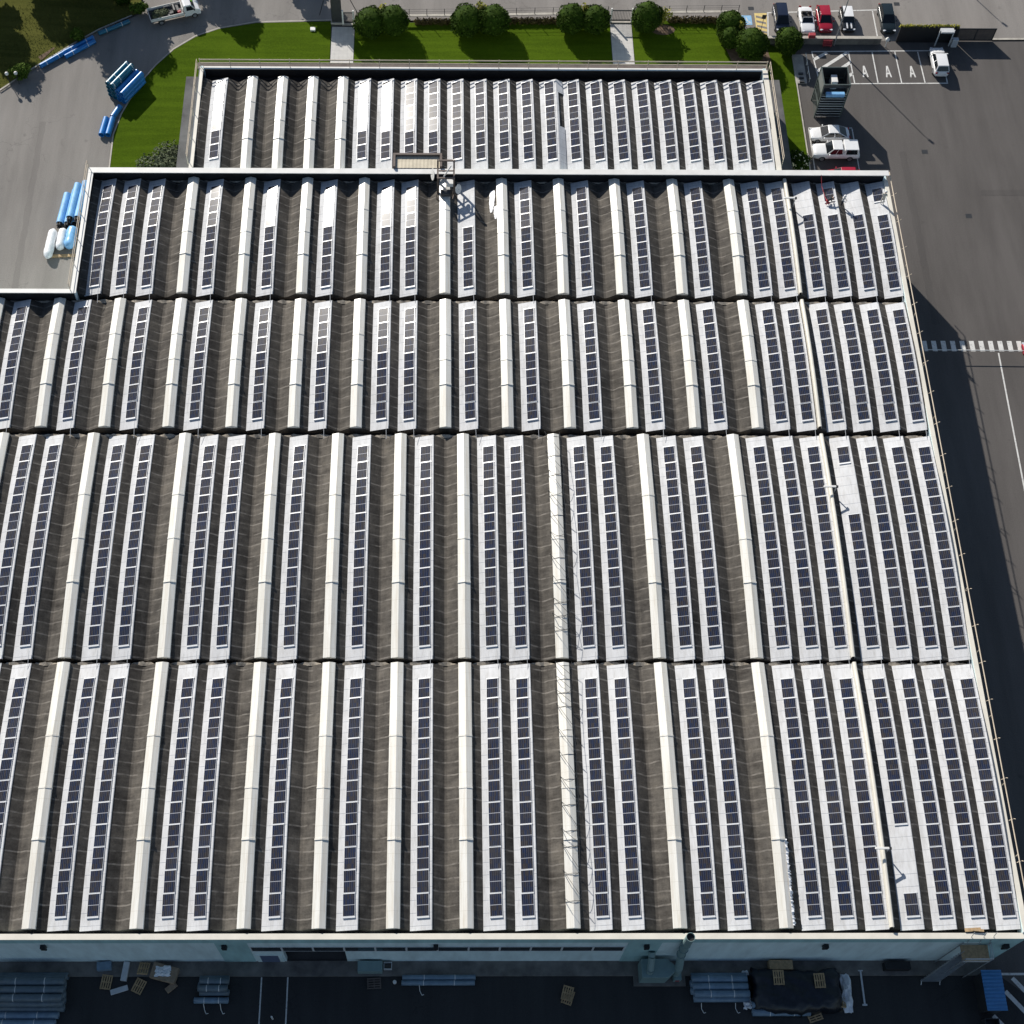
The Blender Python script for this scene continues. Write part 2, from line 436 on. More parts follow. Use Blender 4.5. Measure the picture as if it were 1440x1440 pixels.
right7 = [30.23, 32.84, 35.42, 38.28, 40.92, 43.52, 46.10]
PX = {
 0: [-24.54] + [-8.72 + 2.562 * i for i in range(18)],
 1: [-35.36, -32.76, -30.15, -24.0, -17.97, -11.92, -5.9, -3.35, 2.6, 8.63, 14.66, 20.6, 26.74, 32.78, 35.37, 38.27, 40.88, 43.5, 46.12],
 2: [-42.3, -36.18, -30.10, -23.97, -17.93, -11.95, -5.97, -3.32, 2.65, 8.67, 14.66, 20.67, 26.73, 32.77, 35.32, 38.22, 40.79, 43.4, 46.02],
 3: [-39.62, -37.02, -30.98, -28.32, -22.25, -19.63, -13.67, -7.63, -1.63, 4.33, 6.93, 12.97, 15.57, 21.6, 24.2] + right7,
 4: [-39.6, -36.98, -30.97, -28.36, -22.31, -19.71, -13.67, -7.63, -1.63, 4.33, 6.93, 12.97, 15.57, 21.6, 24.2] + right7,
}
WEST = {0: -26.1, 1: -36.45, 2: -52.0, 3: -52.0, 4: -52.0}
EAST = {0: 36.2, 1: 47.4, 2: 47.4, 3: 47.4, 4: 47.4}
CX = {}
for r in PX:
    cs = []
    if r == 0:
        cs = [-21.12, -17.77, -14.42, -11.11]
    else:
        prev = None
        for x in PX[r]:
            if prev is not None and x - prev > 4: cs.append(x - 2.49)
            prev = x
        x = PX[r][0] - 2.49
        if r > 1:
            while x > WEST[r] + 1: cs.append(x); x -= 3.4
    CX[r] = sorted(cs)

def strips(r):
    els = [('P', x) for x in PX[r]] + [('C', c) for c in CX[r]]
    els.sort(key=lambda e: e[1])
    out = []; cur = WEST[r]
    for k, x in els:
        s0 = x - 1.35 if k == 'P' else x
        if s0 - cur > 0.35:
            n = max(1, round((s0 - cur) / 2.26)); w = (s0 - cur) / n
            for i in range(n): out.append(('T', cur + i * w, cur + (i + 1) * w))
        elif s0 - cur > 0.01: out.append(('F', cur, s0))
        if k == 'P': out.append(('T', max(s0, cur), x + 1.255)); cur = x + 1.255
        else: out.append(('F', x, x + CW)); cur = x + CW
    if EAST[r] - cur > 0.02: out.append(('F', cur, EAST[r]))
    return out

def roof_mat():
    m, nt, b = new_mat('roof_membrane')
    v = pos_vec(nt); s = sep(nt, v)
    st = noise(nt, pos_vec(nt, (0.9, 0.12, 0.5)), 1.6, 5, 0.65)
    cross = noise(nt, pos_vec(nt, (0.25, 2.2, 0.3)), 1.1, 5, 0.7)
    fine = noise(nt, v, 7.0, 4, 0.7)
    c = ramp(nt, st, [(0.3, (0.036, 0.033, 0.029)), (0.7, (0.070, 0.064, 0.057))])
    c = mix(nt, 0.6, c, ramp(nt, cross, [(0.3, (0.028, 0.026, 0.023)), (0.72, (0.135, 0.124, 0.11))]))
    c = mix(nt, 0.35, c, ramp(nt, fine, [(0.3, (0.03, 0.027, 0.024)), (0.7, (0.105, 0.096, 0.086))]))
    # every trough has weathered differently
    tv = noise(nt, pos_vec(nt, (0.42, 0.05, 0)), 1.0, 3, 0.6)
    c = mix(nt, 1.0, c, ramp(nt, tv, [(0.3, (0.68, 0.68, 0.69)), (0.7, (1.36, 1.34, 1.30))]), 'MULTIPLY')
    bl = noise(nt, pos_vec(nt, (1.0, 0.8, 0)), 0.55, 6, 0.72)
    c = mix(nt, 1.0, c, ramp(nt, bl, [(0.36, (0.62, 0.61, 0.60)), (0.5, (1.0, 1.0, 1.0)), (0.66, (1.6, 1.57, 1.50))]), 'MULTIPLY')
    # overlap joints of the felt, a little wavy
    wob = noise(nt, pos_vec(nt, (0.6, 0.3, 0)), 1.0, 2)
    yy = math_n(nt, 'ADD', s[1], math_n(nt, 'MULTIPLY', wob, 0.35))
    j = line_mask(nt, yy, 1.09, 0.13)
    j = math_n(nt, 'MULTIPLY', j, math_n(nt, 'MULTIPLY', ramp(nt, noise(nt, pos_vec(nt, (1.3, 0.8, 0)), 0.9, 3), [(0.38, 0.1), (0.6, 1.0)]), 0.75))
    c = mix(nt, j, c, (0.24, 0.22, 0.195))
    # pale dust in blotches
    d = ramp(nt, noise(nt, pos_vec(nt, (1.5, 0.25, 0.5)), 0.9, 6, 0.75), [(0.55, 0.0), (0.8, 0.55)])
    at = N(nt, 'ShaderNodeAttribute'); at.attribute_name = 'dust'  # valley dust, together with sunlight painted on the right slopes
    c = mix(nt, d, c, (0.20, 0.18, 0.155))
    sunlit_dust = math_n(nt, 'MULTIPLY', at.outputs['Fac'], ramp(nt, noise(nt, pos_vec(nt, (0.5, 1.9, 0.5)), 1.0, 6, 0.75), [(0.36, 0.0), (0.72, 0.55)]))
    c = mix(nt, sunlit_dust, c, (0.21, 0.19, 0.165))
    nt.links.new(c, b.inputs['Base Color']); b.inputs['Roughness'].default_value = 0.92; b.inputs['Specular IOR Level'].default_value = 0.2
    bump(nt, b, fine, 0.4, 0.03)
    return m
M['roof'] = roof_mat()

def wall_mat(name, col):
    m, nt, b = new_mat(name)
    v = pos_vec(nt); s = sep(nt, v)
    l = line_mask(nt, s[2], 0.33, 0.035)
    c = ramp(nt, noise(nt, pos_vec(nt, (1.2, 1, 0.25)), 0.8, 5), [(0.3, tuple(x * .82 for x in col)), (0.7, tuple(min(1, x * 1.12) for x in col))])
    nt.links.new(mix(nt, math_n(nt, 'MULTIPLY', l, 0.3), c, tuple(x * .5 for x in col)), b.inputs['Base Color'])
    b.inputs['Roughness'].default_value = 0.7
    return m
M['wall_pale'] = wall_mat('wall_pale', (0.68, 0.82, 0.84))
M['wall_teal'] = wall_mat('wall_teal', (0.36, 0.57, 0.58))
M['win_glass'], _nt, _b = new_mat('window_glass')
_b.inputs['Base Color'].default_value = (0.012, 0.016, 0.02, 1); _b.inputs['Roughness'].default_value = 0.12
M['door_blue'] = simple('door_blue', (0.10, 0.13, 0.22), 0.5)
M['beige_sheet'] = simple('beige_sheet', (0.60, 0.53, 0.40), 0.6, var=0.16, scale=1.1)
M['mortar'] = simple('mortar', (0.40, 0.35, 0.28), 0.95, var=0.45, scale=2.5, kind='pos', bumpy=0.5)

M['eave_brown'] = simple('eave_brown', (0.125, 0.10, 0.088), 0.85, var=.3, scale=.8, kind='pos')
BLD = empty('factory_building', (0, 65, 0), label='sprawling factory hall with a striped ribbed roof of solar strips, filling most of the picture', cat='factory')
def bpart(name, mb, mat, **kw):
    o = mb.build(name, mat, **kw); o.parent = BLD; o.location = (0, -65, 0)
    return o

for r in range(5):
    yN, yS = ROW[r]
    mb = MB(); NY = 28
    xs = []
    for k, a, b in strips(r):
        if k == 'T':
            for i in range(10):
                t = i / 9 * 2 - 1
                xs.append(((a + b) / 2 + t * (b - a) / 2, -(DEPTH + (.10 if b - a > 2.4 else 0)) * (1 - abs(t) ** 1.02) if abs(t) < 1 else 0.0, abs(t), k, t))
        else:
            xs += [(a + .001, 0.0, 1, k, 0), (b - .001, 0.0, 1, k, 0)]
    rows = []
    for j in range(NY + 1):
        y = yN + (yS - yN) * j / NY
        z = H + arch(r, y)
        rows.append([(x, y, z + dz) for x, dz, t, k, s_ in xs])
    mb.grid(rows)
    # end faces down into the gutters
    mb.grid([rows[0], [(p[0], yN, 7.9) for p in rows[0]]])
    mb.grid([rows[-1], [(p[0], yS, 7.9) for p in rows[-1]]])
    ro = bpart('roof_bay', mb, M['roof'])
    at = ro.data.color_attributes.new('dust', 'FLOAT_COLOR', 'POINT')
    dust = [(0.0 if k != 'T' else (1.0 if 0.0 <= s_ < 0.3 else 0.75 if 0.3 <= s_ < .95 else 0.08)) for x, dz, t, k, s_ in xs]  # right half of each trough lightened: dusty valley plus painted sun side
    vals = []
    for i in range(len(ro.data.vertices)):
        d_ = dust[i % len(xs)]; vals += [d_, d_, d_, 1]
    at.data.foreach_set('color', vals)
    # mortar infill at the north end of every trough (pale, broken edge)
    if r > 0:
        mo = MB(); rnd = random.Random(r)
        for k, a, b in strips(r):
            if k != 'T': continue
            n = 9; top = []; bot = []
            for i in range(n + 1):
                t = i / n * 2 - 1; x = a + (b - a) * i / n
                out = 0.22 * (1 - t * t) + rnd.uniform(-.05, .06)
                top.append((x, yN + .08 + out, H - 0.40 + rnd.uniform(-.05, .03))); bot.append((x, yN - 0.02, H - 0.36 - DEPTH * 0.3 * (1 - abs(t))))
            mo.grid([top, bot]); mo.grid([top, [(p[0], p[1] - .05, 8.2) for p in top]])
        bpart('mortar_edge', mo, M['mortar'])

# gutters between bays, roof decks under everything
gut = MB()
for r in range(1, 5):
    yN = ROW[r][0]; yP = ROW[r - 1][1]
    gut.box(max(WEST[r], WEST[r - 1]) , 47.4, yN + .02, yP - .02, 7.8, 8.0)
gut.box(-52, -36.45, 88.8, 89.0, 7.8, 8.0)
gut.box(-26.1, 36.2, 119.17, 120.4, 7.7, 7.9)
gut.box(-52, 47.4, 25.92, 26.23, 7.9, 8.1)
gut.box(-51.9, 47.2, 26, 104.6, 5.5, 7.6) if False else None
bpart('gutter', gut, M['black'])

# walls
w = MB()
w.box(-52, -12.86, 25.46, 25.85, 0, 8.98); w.box(-7.67, 47.75, 25.46, 25.85, 0, 8.98); w.box(-12.86, -7.67, 25.46, 25.85, 4.25, 8.98)
w.box(47.4, 47.75, 25.85, 105.25, 0, 9.2)
w.box(-52.3, -52, 25.46, 89.35, 0, 9.85)
w.box(-52, -36.85, 89.0, 89.35, 0, 9.85)
w.box(-36.85, -36.5, 89.02, 105.25, 0, 9.85)
w.box(-36.5, 47.4, 104.8, 105.25, 0, 9.85)
w.box(-26.5, -26.15, 105.25, 120.7, 0, 9.25)
w.box(36.2, 36.6, 105.25, 120.7, 0, 9.25)
w.box(-26.15, 36.2, 120.4, 120.7, 0, 9.1)
bpart('outer_wall', w, M['wall_pale'])
ln = MB()  # thin black sheets that paint shade onto the inner parapet faces
ln.box(-36.48, 47.38, 104.76, 104.797, 7.9, 9.85); ln.box(-36.497, -36.46, 89.6, 104.75, 7.9, 9.85); ln.box(-51.9, -36.6, 88.96, 88.997, 7.9, 9.84)
ln.box(-26.0, 36.1, 120.36, 120.397, 7.9, 9.1); ln.box(-26.147, -26.11, 105.9, 120.3, 7.9, 9.24)
bpart('parapet_shade_lining', ln, M['black'])
wt = MB()
wt.box(-52, 47.7, 25.42, 25.457, 7.6, 8.97)
wt.box(-18.15, -15.5, 25.43, 25.456, 0.1, 7.59); wt.box(15.66, 18.4, 25.43, 25.456, 0.1, 7.59); wt.box(44.6, 47.7, 25.43, 25.456, 0.1, 7.59)
wt.box(-52, -40.5, 25.43, 25.456, 0.1, 7.59)
bpart('teal_wall_panel', wt, M['wall_teal'])
# parapet caps
cap = MB()
cap.box(-52.4, 47.85, 25.38, 25.86, 8.985, 9.06)
cap.box(47.42, 47.84, 25.87, 104.6, 9.205, 9.30)
bpart('edge_flashing', cap, M['cream_paint'], bevel=.015)
cap = MB()
cap.box(-36.95, 47.85, 104.62, 105.33, 9.86, 9.95)
cap.box(-36.95, -36.38, 88.9, 104.61, 9.86, 9.95)
cap.box(-52.4, -36.951, 88.9, 89.42, 9.86, 9.95)
bpart('parapet_cap', cap, M['cap_white'], bevel=.015)
cap = MB()
cap.box(-26.55, 36.65, 120.5, 120.72, 9.105, 9.18)
bpart('parapet_cap', cap, M['cap_white'], bevel=.01)
cap = MB()
cap.box(-26.56, -26.08, 105.4, 120.34, 9.255, 9.33)
bpart('parapet_cap', cap, M['cream_paint'], bevel=.01)
cap = MB(); cap.box(36.14, 36.68, 105.4, 120.34, 9.255, 9.33)
bpart('parapet_cap', cap, M['cream_paint'], bevel=.01)
ev = MB()
ev.box(-26.9, 36.9, 120.73, 121.7, 8.6, 8.78)
bpart('eave', ev, M['eave_brown'])
M['canopy_grey'] = simple('canopy_grey', (0.10, 0.098, 0.098), .9, var=.35, scale=.5, kind='pos')
ev = MB()
ev.box(-28.9, -26.52, 108.0, 123.3, 4.7, 5.0)
ev.box(36.62, 39.2, 108.0, 123.2, 4.7, 5.0)
ev.box(-28.8, -28.5, 108, 122, 0, 4.7); ev.box(38.8, 39.1, 108, 122, 0, 4.7)
bpart('side_canopy', ev, M['canopy_grey'])
# upstand between the two parts of the roof
for r in range(1, 5):
    yN, yS = ROW[r]
    d = MB(); n = 10
    prof = [(36.66, 0.0), (36.66, .42), (36.78, .47), (36.9, .47), (36.98, .40), (36.98, 0.0)]
    d.grid([[(x, yN + (yS - yN) * j / n, H - .15 + arch(r, yN + (yS - yN) * j / n) + dz + (.15 if dz else -.2)) for x, dz in prof] for j in range(n + 1)])
    bpart('roof_upstand', d, M['cream_paint'])
# guard rails
def rail(pts, zb, hs=(0.5, 1.0), step=3.4, r=0.035, lean=(0, 0)):
    mb = MB()
    for a, b in zip(pts[:-1], pts[1:]):
        a = Vector(a); b = Vector(b); L = (b - a).length; n = max(1, round(L / step))
        for h in hs: mb.tube((a.x, a.y, zb + h), (b.x, b.y, zb + h), r, 6)
        for i in range(n + 1):
            p = a + (b - a) * i / n
            mb.tube((p.x + lean[0], p.y + lean[1], zb - .6), (p.x, p.y, zb + hs[-1]), r, 6)
    return mb
gr = MB()
for z in (9.78, 10.25): gr.box(-26.5, 36.6, 120.53, 120.57, z, z + .15)
for i in range(20):
    x = -26.45 + i * 63.0 / 19; gr.box(x - .03, x + .03, 120.572, 120.64, 9.18, 10.42)
bpart('guard_rail', gr, M['rail_paint'])
bpart('guard_rail', rail([(-26.8, 107), (-26.8, 120.8)], 9.2, hs=(.45, .95)), M['rail_paint'])
bpart('guard_rail', rail([(36.9, 107), (36.9, 120.8)], 9.2, hs=(.45, .95)), M['rail_paint'])
bpart('guard_rail', rail([(-36.99, 89.3), (-36.99, 105.4)], 9.9, hs=(.5, 1.0), step=3.0), M['rail_paint'])
bpart('guard_rail', rail([(48.05, 26), (48.05, 105.4)], 9.25, hs=(.35,), r=.05, step=6.0), M['rail_paint'])
hk = MB()
for i in range(22):
    y = 28 + i * 3.55
    hk.tube((47.9, y, 9.0), (48.35, y + .1, 9.35), .035, 5); hk.tube((48.35, y + .1, 9.35), (48.4, y, 9.6), .035, 5)
bpart('rail_bracket', hk, M['rail_paint'])
# south front: windows, door, bay, hoppers
wb = MB(); wb.mat(0).box(-15.41, -12.95, 25.395, 25.455, 4.45, 5.95)
F = MB()
x0 = -15.41; n = 12; ww = (15.51 + 15.41) / n
def window_mb():
    f = MB(); f.box(0, ww, -.05, 0, 0, .07); f.box(0, ww, -.05, 0, 1.53, 1.6); f.box(0, .08, -.05, 0, .07, 1.53); f.box(ww - .08, ww, -.05, 0, .07, 1.53)
    return f
win = window_mb().build('window', M['light_grey']); win.parent = BLD
gl = MB().box(.081, ww - .081, -.035, -.02, .071, 1.529).build('pane', M['win_glass'], win)
win.location = (x0, 25.455 - 65, 4.4)
for i in range(1, n):
    c = copy_tree(win, BLD); c.location = (x0 + i * ww, 25.455 - 65, 4.4)
dr = MB(); dr.box(-14.95, -13.42, 25.40, 25.455, 0.13, 2.6)
bpart('door', dr, M['door_blue'])
fr = MB(); fr.box(-15.3, -14.96, 25.41, 25.456, .13, 2.9); fr.box(-13.41, -13.05, 25.41, 25.456, .13, 2.9); fr.box(-14.96, -13.41, 25.41, 25.456, 2.61, 2.9)
bpart('door_frame', fr, M['wall_pale'])
op = MB(); op.box(-12.86, -7.67, 26.4, 26.5, 0, 4.25); op.box(-12.86, -7.67, 25.86, 26.4, 4.26, 4.3)
bpart('loading_bay', op, M['black'])
for x in (-32.16, -17.4, -0.09, 17.21, 31.92, 46.78):
    h = MB(); h.box(x - .2, x + .2, 25.1, 25.41, 6.3, 7.0); h.tube((x, 25.27, 6.3), (x, 25.3, 5.6), .17, 8, .07)
    bpart('rainwater_hopper', h, M['black'])
# ------------------------------------------------------------------ solar strips and skylights
def cover_mat():
    m, nt, b = new_mat('white_cover_sheet')
    v = pos_vec(nt); s = sep(nt, v)
    l = line_mask(nt, s[1], 1.02, 0.035)
    g = noise(nt, pos_vec(nt, (1, 0.3, 1)), 0.9, 5, 0.6)
    c = ramp(nt, g, [(0.25, (0.54, 0.545, 0.555)), (0.6, (0.66, 0.665, 0.675))])
    st = ramp(nt, noise(nt, pos_vec(nt, (3.0, 0.5, 1)), 1.4, 6, 0.75), [(0.46, 0.0), (0.74, 0.62)])
    c = mix(nt, st, c, (0.40, 0.385, 0.36))
    k = math_n(nt, 'MULTIPLY', l, ramp(nt, noise(nt, v, 0.7), [(0.3, 0.3), (0.6, 0.9)]))
    nt.links.new(mix(nt, k, c, (0.22, 0.24, 0.28)), b.inputs['Base Color'])
    b.inputs['Roughness'].default_value = 0.8; b.inputs['Specular IOR Level'].default_value = 0.15
    return m
M['cover'] = cover_mat()
def skylight_mat():
    m, nt, b = new_mat('cream_skylight')
    v = pos_vec(nt, (1, 1, 1)); s = sep(nt, v)
    g = noise(nt, pos_vec(nt, (2.5, 0.12, 1)), 1.2, 5, 0.6)
    c = ramp(nt, g, [(0.25, (0.68, 0.66, 0.59)), (0.6, (0.80, 0.785, 0.735))])
    st = ramp(nt, noise(nt, pos_vec(nt, (5.0, 0.25, 1)), 1.1, 6, 0.75), [(0.45, 0.0), (0.75, 0.65)])
    c = mix(nt, st, c, (0.55, 0.47, 0.36))
    l = line_mask(nt, s[1], 2.3, 0.04)
    nt.links.new(mix(nt, math_n(nt, 'MULTIPLY', l, 0.3), c, (0.42, 0.38, 0.30)), b.inputs['Base Color'])
    b.inputs['Roughness'].default_value = 0.35
    return m
M['skylight'] = skylight_mat()
def cell_mat():
    m, nt, b = new_mat('solar_cells')
    tc = N(nt, 'ShaderNodeTexCoord'); s = sep(nt, tc.outputs['Object'])
    oi = N(nt, 'ShaderNodeObjectInfo')
    lx = line_mask(nt, s[0], 1.0 / 6, 0.016)
    ly = line_mask(nt, math_n(nt, 'ADD', s[1], 0.04), 0.083, 0.006)
    mid = math_n(nt, 'LESS_THAN', math_n(nt, 'ABSOLUTE', s[1]), 0.022)
    c = ramp(nt, oi.outputs['Random'], [(0.0, (0.010, 0.013, 0.030)), (0.5, (0.012, 0.014, 0.026)), (1.0, (0.016, 0.014, 0.022))])
    # every column of cells has its own cast, from blue to brownish
    cmb = N(nt, 'ShaderNodeCombineXYZ')
    nt.links.new(math_n(nt, 'FLOOR', math_n(nt, 'MULTIPLY', math_n(nt, 'ADD', s[0], 0.5), 12.0)), cmb.inputs[0])
    nt.links.new(math_n(nt, 'FLOOR', math_n(nt, 'MULTIPLY', s[1], 2.2)), cmb.inputs[1])
    nt.links.new(math_n(nt, 'MULTIPLY', oi.outputs['Random'], 97.0), cmb.inputs[2])
    wn = N(nt, 'ShaderNodeTexWhiteNoise'); nt.links.new(cmb.outputs[0], wn.inputs['Vector'])
    c = mix(nt, 0.75, c, ramp(nt, wn.outputs['Value'], [(0.0, (0.008, 0.018, 0.058)), (0.4, (0.013, 0.017, 0.034)), (0.7, (0.024, 0.021, 0.022)), (1.0, (0.042, 0.032, 0.022))]))
    du = noise(nt, pos_vec(nt), 0.35, 4)
    c = mix(nt, ramp(nt, du, [(0.45, 0.0), (0.75, 0.22)]), c, (0.12, 0.11, 0.10))
    c = mix(nt, math_n(nt, 'MULTIPLY', lx, 0.5), c, (0.20, 0.21, 0.24))
    c = mix(nt, math_n(nt, 'MULTIPLY', ly, 0.25), c, (0.10, 0.11, 0.13))
    c = mix(nt, mid, c, (0.42, 0.43, 0.47))
    nt.links.new(c, b.inputs['Base Color'])
    b.inputs['Roughness'].default_value = 0.115; b.inputs['Specular IOR Level'].default_value = 0.5
    b.inputs['IOR'].default_value = 1.5
    return m
M['cells'] = cell_mat()
M['alu'] = simple('aluminium', (0.72, 0.73, 0.74), 0.35, metal=0.15, var=0.04)

RISE = 0.518
TILT = math.atan2(RISE, 1.76)
def cover_z(dx): return -0.45 + (dx + .56) * RISE / 1.76

def cover_mesh(r, name):
    yN, yS = ROW[r]; n = 22
    prof = [(-.56, -.62), (-.56, -.46), (-.53, -.44), (1.20, -.44 + RISE), (1.25, -.47 + RISE), (1.256, -.10)]
    mb = MB(); rows = []
    for j in range(n + 1):
        y = yN - .03 + (yS - .10 - yN + .03) * j / n
        z = arch(r, min(y, yN))
        rows.append([(dx, y - yN, z + dz) for dx, dz in prof])
    mb.grid(rows)
    mb.add(rows[0], [tuple(range(len(prof)))]); mb.mat(1).add(rows[-1], [tuple(range(len(prof)))])
    return mb.mesh(name, [M['cover'], M['steel_dark']])

def module_mesh():
    mb = MB(); w, l, f = 1.05, 1.81, 0.022
    mb.mat(0).box(-w / 2 + f, w / 2 - f, -l / 2 + f, l / 2 - f, 0.0, 0.036)
    mb.mat(1)
    mb.box(-w / 2, w / 2, -l / 2, -l / 2 + f, 0, .042); mb.box(-w / 2, w / 2, l / 2 - f, l / 2, 0, .042)
    mb.box(-w / 2, -w / 2 + f, -l / 2 + f, l / 2 - f, 0, .042); mb.box(w / 2 - f, w / 2, -l / 2 + f, l / 2 - f, 0, .042)
    # clamp rails in the gap to the next module
    mb.box(-w / 2 - .03, w / 2 + .03, l / 2 + .001, l / 2 + .069, -.02, .03)
    return mb.mesh('solar_panel', [M['cells'], M['alu']])
MOD = module_mesh()
TRIM = MB().box(-.54, .54, -.10, .02, -.08, .05).mesh('end_trim', M['alu'])
COVER = {r: cover_mesh(r, 'cover_sheet') for r in range(5)}
ORD = ['', 'first', 'second', 'third', 'fourth', 'fifth', 'sixth', 'seventh', 'eighth', 'ninth', 'tenth', 'eleventh', 'twelfth', 'thirteenth', 'fourteenth',
       'fifteenth', 'sixteenth', 'seventeenth', 'eighteenth', 'nineteenth', 'twentieth', 'twenty-first', 'twenty-second']
NUM = {1: 'one', 4: 'four', 5: 'five', 6: 'six', 7: 'seven', 8: 'eight', 11: 'eleven'}
BAY = ['topmost', 'second highest', 'middle', 'second lowest', 'lowest']
GRP = {6: [(0, 4), (4, 6)], 7: [(0, 3), (3, 7)], 11: [(0, 3), (3, 6), (6, 9), (9, 11)]}
def slope_of(r, i):
    for a, b in GRP[NMOD[r]]:
        if a <= i < b: return 0.75 * darch(r, Y0[r] - (a + b) / 2 * PITCH) + 0.25 * darch(r, Y0[r] - (i + .5) * PITCH)
SKIP = {(1, 8): {0, 1, 2}, (1, 15): {0, 1}, (1, 16): {1}, (1, 17): {0, 1}, (1, 18): {1},
        (3, len(PX[3]) - 4): {1, 2, 3}, (4, len(PX[4]) - 4): {7, 8, 9}}
rnd = random.Random(3)
for r in range(5):
    xs = PX[r]; yN, yS = ROW[r]
    for k, X in enumerate(xs):
        skip = SKIP.get((r, k), set()); n = NMOD[r] - len(skip)
        lab = 'strip of %s solar panels, %s from left in the %s roof bay' % (NUM[n], ORD[k + 1], BAY[r])
        if skip and n: lab = 'gapped strip of %s solar panels, %s from left in the %s roof bay' % (NUM[n], ORD[k + 1], BAY[r])
        A = empty('solar_array', (X, yN, H), label=lab, cat='solar strip', group='solar strips across the factory roof')
        cv = link('cover_sheet', COVER[r], A)
        for i in range(NMOD[r]):
            if i in skip: continue
            yc = Y0[r] - (i + .5) * PITCH
            ex = Vector((math.cos(TILT), 0, math.sin(TILT)))
            ey = Vector((0, 1, slope_of(r, i))).normalized()
            nz = ex.cross(ey).normalized(); ey = nz.cross(ex)
            jit = Euler((rnd.gauss(0, .0022), rnd.gauss(0, .0022), rnd.gauss(0, .002))).to_matrix()
            R = Matrix((ex, ey, nz)).transposed() @ jit
            p = Vector((.49, yc - yN, arch(r, yc) + cover_z(.49))) + nz * .055
            o = bpy.data.objects.new('solar_panel', MOD); o.parent = A
            o.matrix_local = Matrix.Translation(p) @ R.to_4x4()
            COL.objects.link(o)
            if i + 1 == NMOD[r] or (i + 1) in skip:
                q = p - ey * (.905 + .03)
                t = bpy.data.objects.new('end_trim', TRIM); t.parent = A
                t.matrix_local = Matrix.Translation(q) @ R.to_4x4(); COL.objects.link(t)
        if r in (1, 2, 3):
            c = MB(); z = .32
            c.tube((1.0, yS - yN + .55, z + .02), (1.0, yS - yN - .12, z - .05), .022, 5); c.tube((1.0, yS - yN - .12, z - .05), (1.03, yS - yN - 1.25, .05), .022, 5)
            c.build('cable_conduit', M['light_grey'], A)
# left-most array of the second bay carries a conduit along its edge
BR = [0, .30, .50, .69, 1.0]
def sky_mesh(r, i):
    yN, yS = ROW[r]; L = yN - yS; mb = MB()
    prof = [(0.0, -.04), (0.0, .10), (.03, .13), (.62, .33), (1.11, .15), (CW, .12), (CW, -.04)]
    lift = .035 * (3 - i) / 3
    a = BR[i]; b = BR[i + 1]; rows = []
    ya = -a * L + (.05 if i else -.0); yb = -b * L - (.02 if i == 3 else -.0)
    for y in (ya, yb):
        rows.append([(dx, y, arch(r, yN + max(min(y, 0), -L)) + dz + lift) for dx, dz in prof])
    mb.grid(rows)
    for rr in rows: mb.add(rr, [tuple(range(len(rr)))])
    if i < 3:   # overlap collar at the lower end
        y = yb; z = arch(r, yN + max(y, -L)) + lift
        hh = .05 if i == 2 else .018
        p2 = [(dx + (-.02 if dx < .3 else .02 if dx > .9 else 0), dz + hh) for dx, dz in prof]
        mb.grid([[(dx, y + .07, z + dz) for dx, dz in p2], [(dx, y - .09, z + dz) for dx, dz in p2]])
        mb.add([(dx, y - .09, z + dz) for dx, dz in p2], [tuple(range(len(p2)))])
        mb.add([(dx, y + .07, z + dz) for dx, dz in p2], [tuple(range(len(p2)))])
    return mb.mesh('skylight_section', M['skylight'])
for r in range(5):
    secs = [sky_mesh(r, i) for i in range(4)]
    n = 0
    for c in CX[r]:
        if c < -46.5: continue
        n += 1
        S = empty('ridge_skylight', (c, ROW[r][0], H + .02), label='long cream ridged skylight, %s from the left in the %s roof bay' % (ORD[n], BAY[r]), cat='skylight', group='cream skylights along the factory roof')
        for me in secs: link('skylight_section', me, S)
# ------------------------------------------------------------------ things on the roof
# penthouse behind the parapet
ph = empty('rooftop_hatch_house', (-2.2, 106.2, 9), label='low beige box with brown rim on the roof, left of the antenna frame', cat='roof box')
b = MB(); b.box(-2.6, 2.6, -.84, 1.0, 0, .93); b.build('box_wall', M['steel_brown'], ph)
b = MB(); b.grid([[(-2.35 + 4.7 * i / 24, y, 1.0 + (.012 if i % 2 else 0)) for i in range(25)] for y in (-.84, .76)]); b.build('sheet_roof', M['beige_sheet'], ph)
b = MB(); b.box(-2.6, -2.36, -.84, 1.0, .935, 1.28); b.box(2.36, 2.6, -.84, 1.0, .935, 1.28); b.box(-2.36, 2.36, .77, 1.0, .935, 1.28); b.build('rim', M['steel_brown'], ph)

# steel antenna frame
af = empty('antenna_frame', (0.8, 103.6, 8.9), label='brown steel frame with dishes and a motor, standing at the parapet above the roof', cat='antenna frame')
b = MB()
for x in (-.85, .85):
    b.box(x - .09, x + .09, .55, .73, 0, 3.6); b.box(x - .09, x + .09, -.95, -.77, 0, 2.6)
    b.box(x - .08, x + .08, -.77, .55, 2.45, 2.6); b.box(x - .07, x + .07, -.77, .55, 1.2, 1.32)
b.box(-.75, .75, .56, .72, 3.44, 3.6); b.box(-.75, .75, -.94, -.78, 2.45, 2.6); b.box(-.75, .75, .57, .7, 1.9, 2.0)
b.build('steel_frame', M['steel_brown'], af)
b = MB(); b.tube((-.55, -.4, 1.5), (.55, .5, 2.9), .07, 8); b.build('brace', M['cap_white'], af)
def dish(c, r, rot, parent):
    prof = [(r * k / 5, .22 * r * (k / 5) ** 2) for k in range(1, 6)]
    d = MB().lathe(prof + [(r, .22 * r + .03)], (0, 0, 0), 18).build('dish', M['cap_white'], parent, smooth=False, loc=c, rot=rot)
    MB().tube((0, 0, 0), (0, 0, .5 * r), .02, 6).build('feed_arm', M['steel_dark'], d)
dish((-1.25, .1, 2.0), .62, (0, -1.35, 0.2), af)
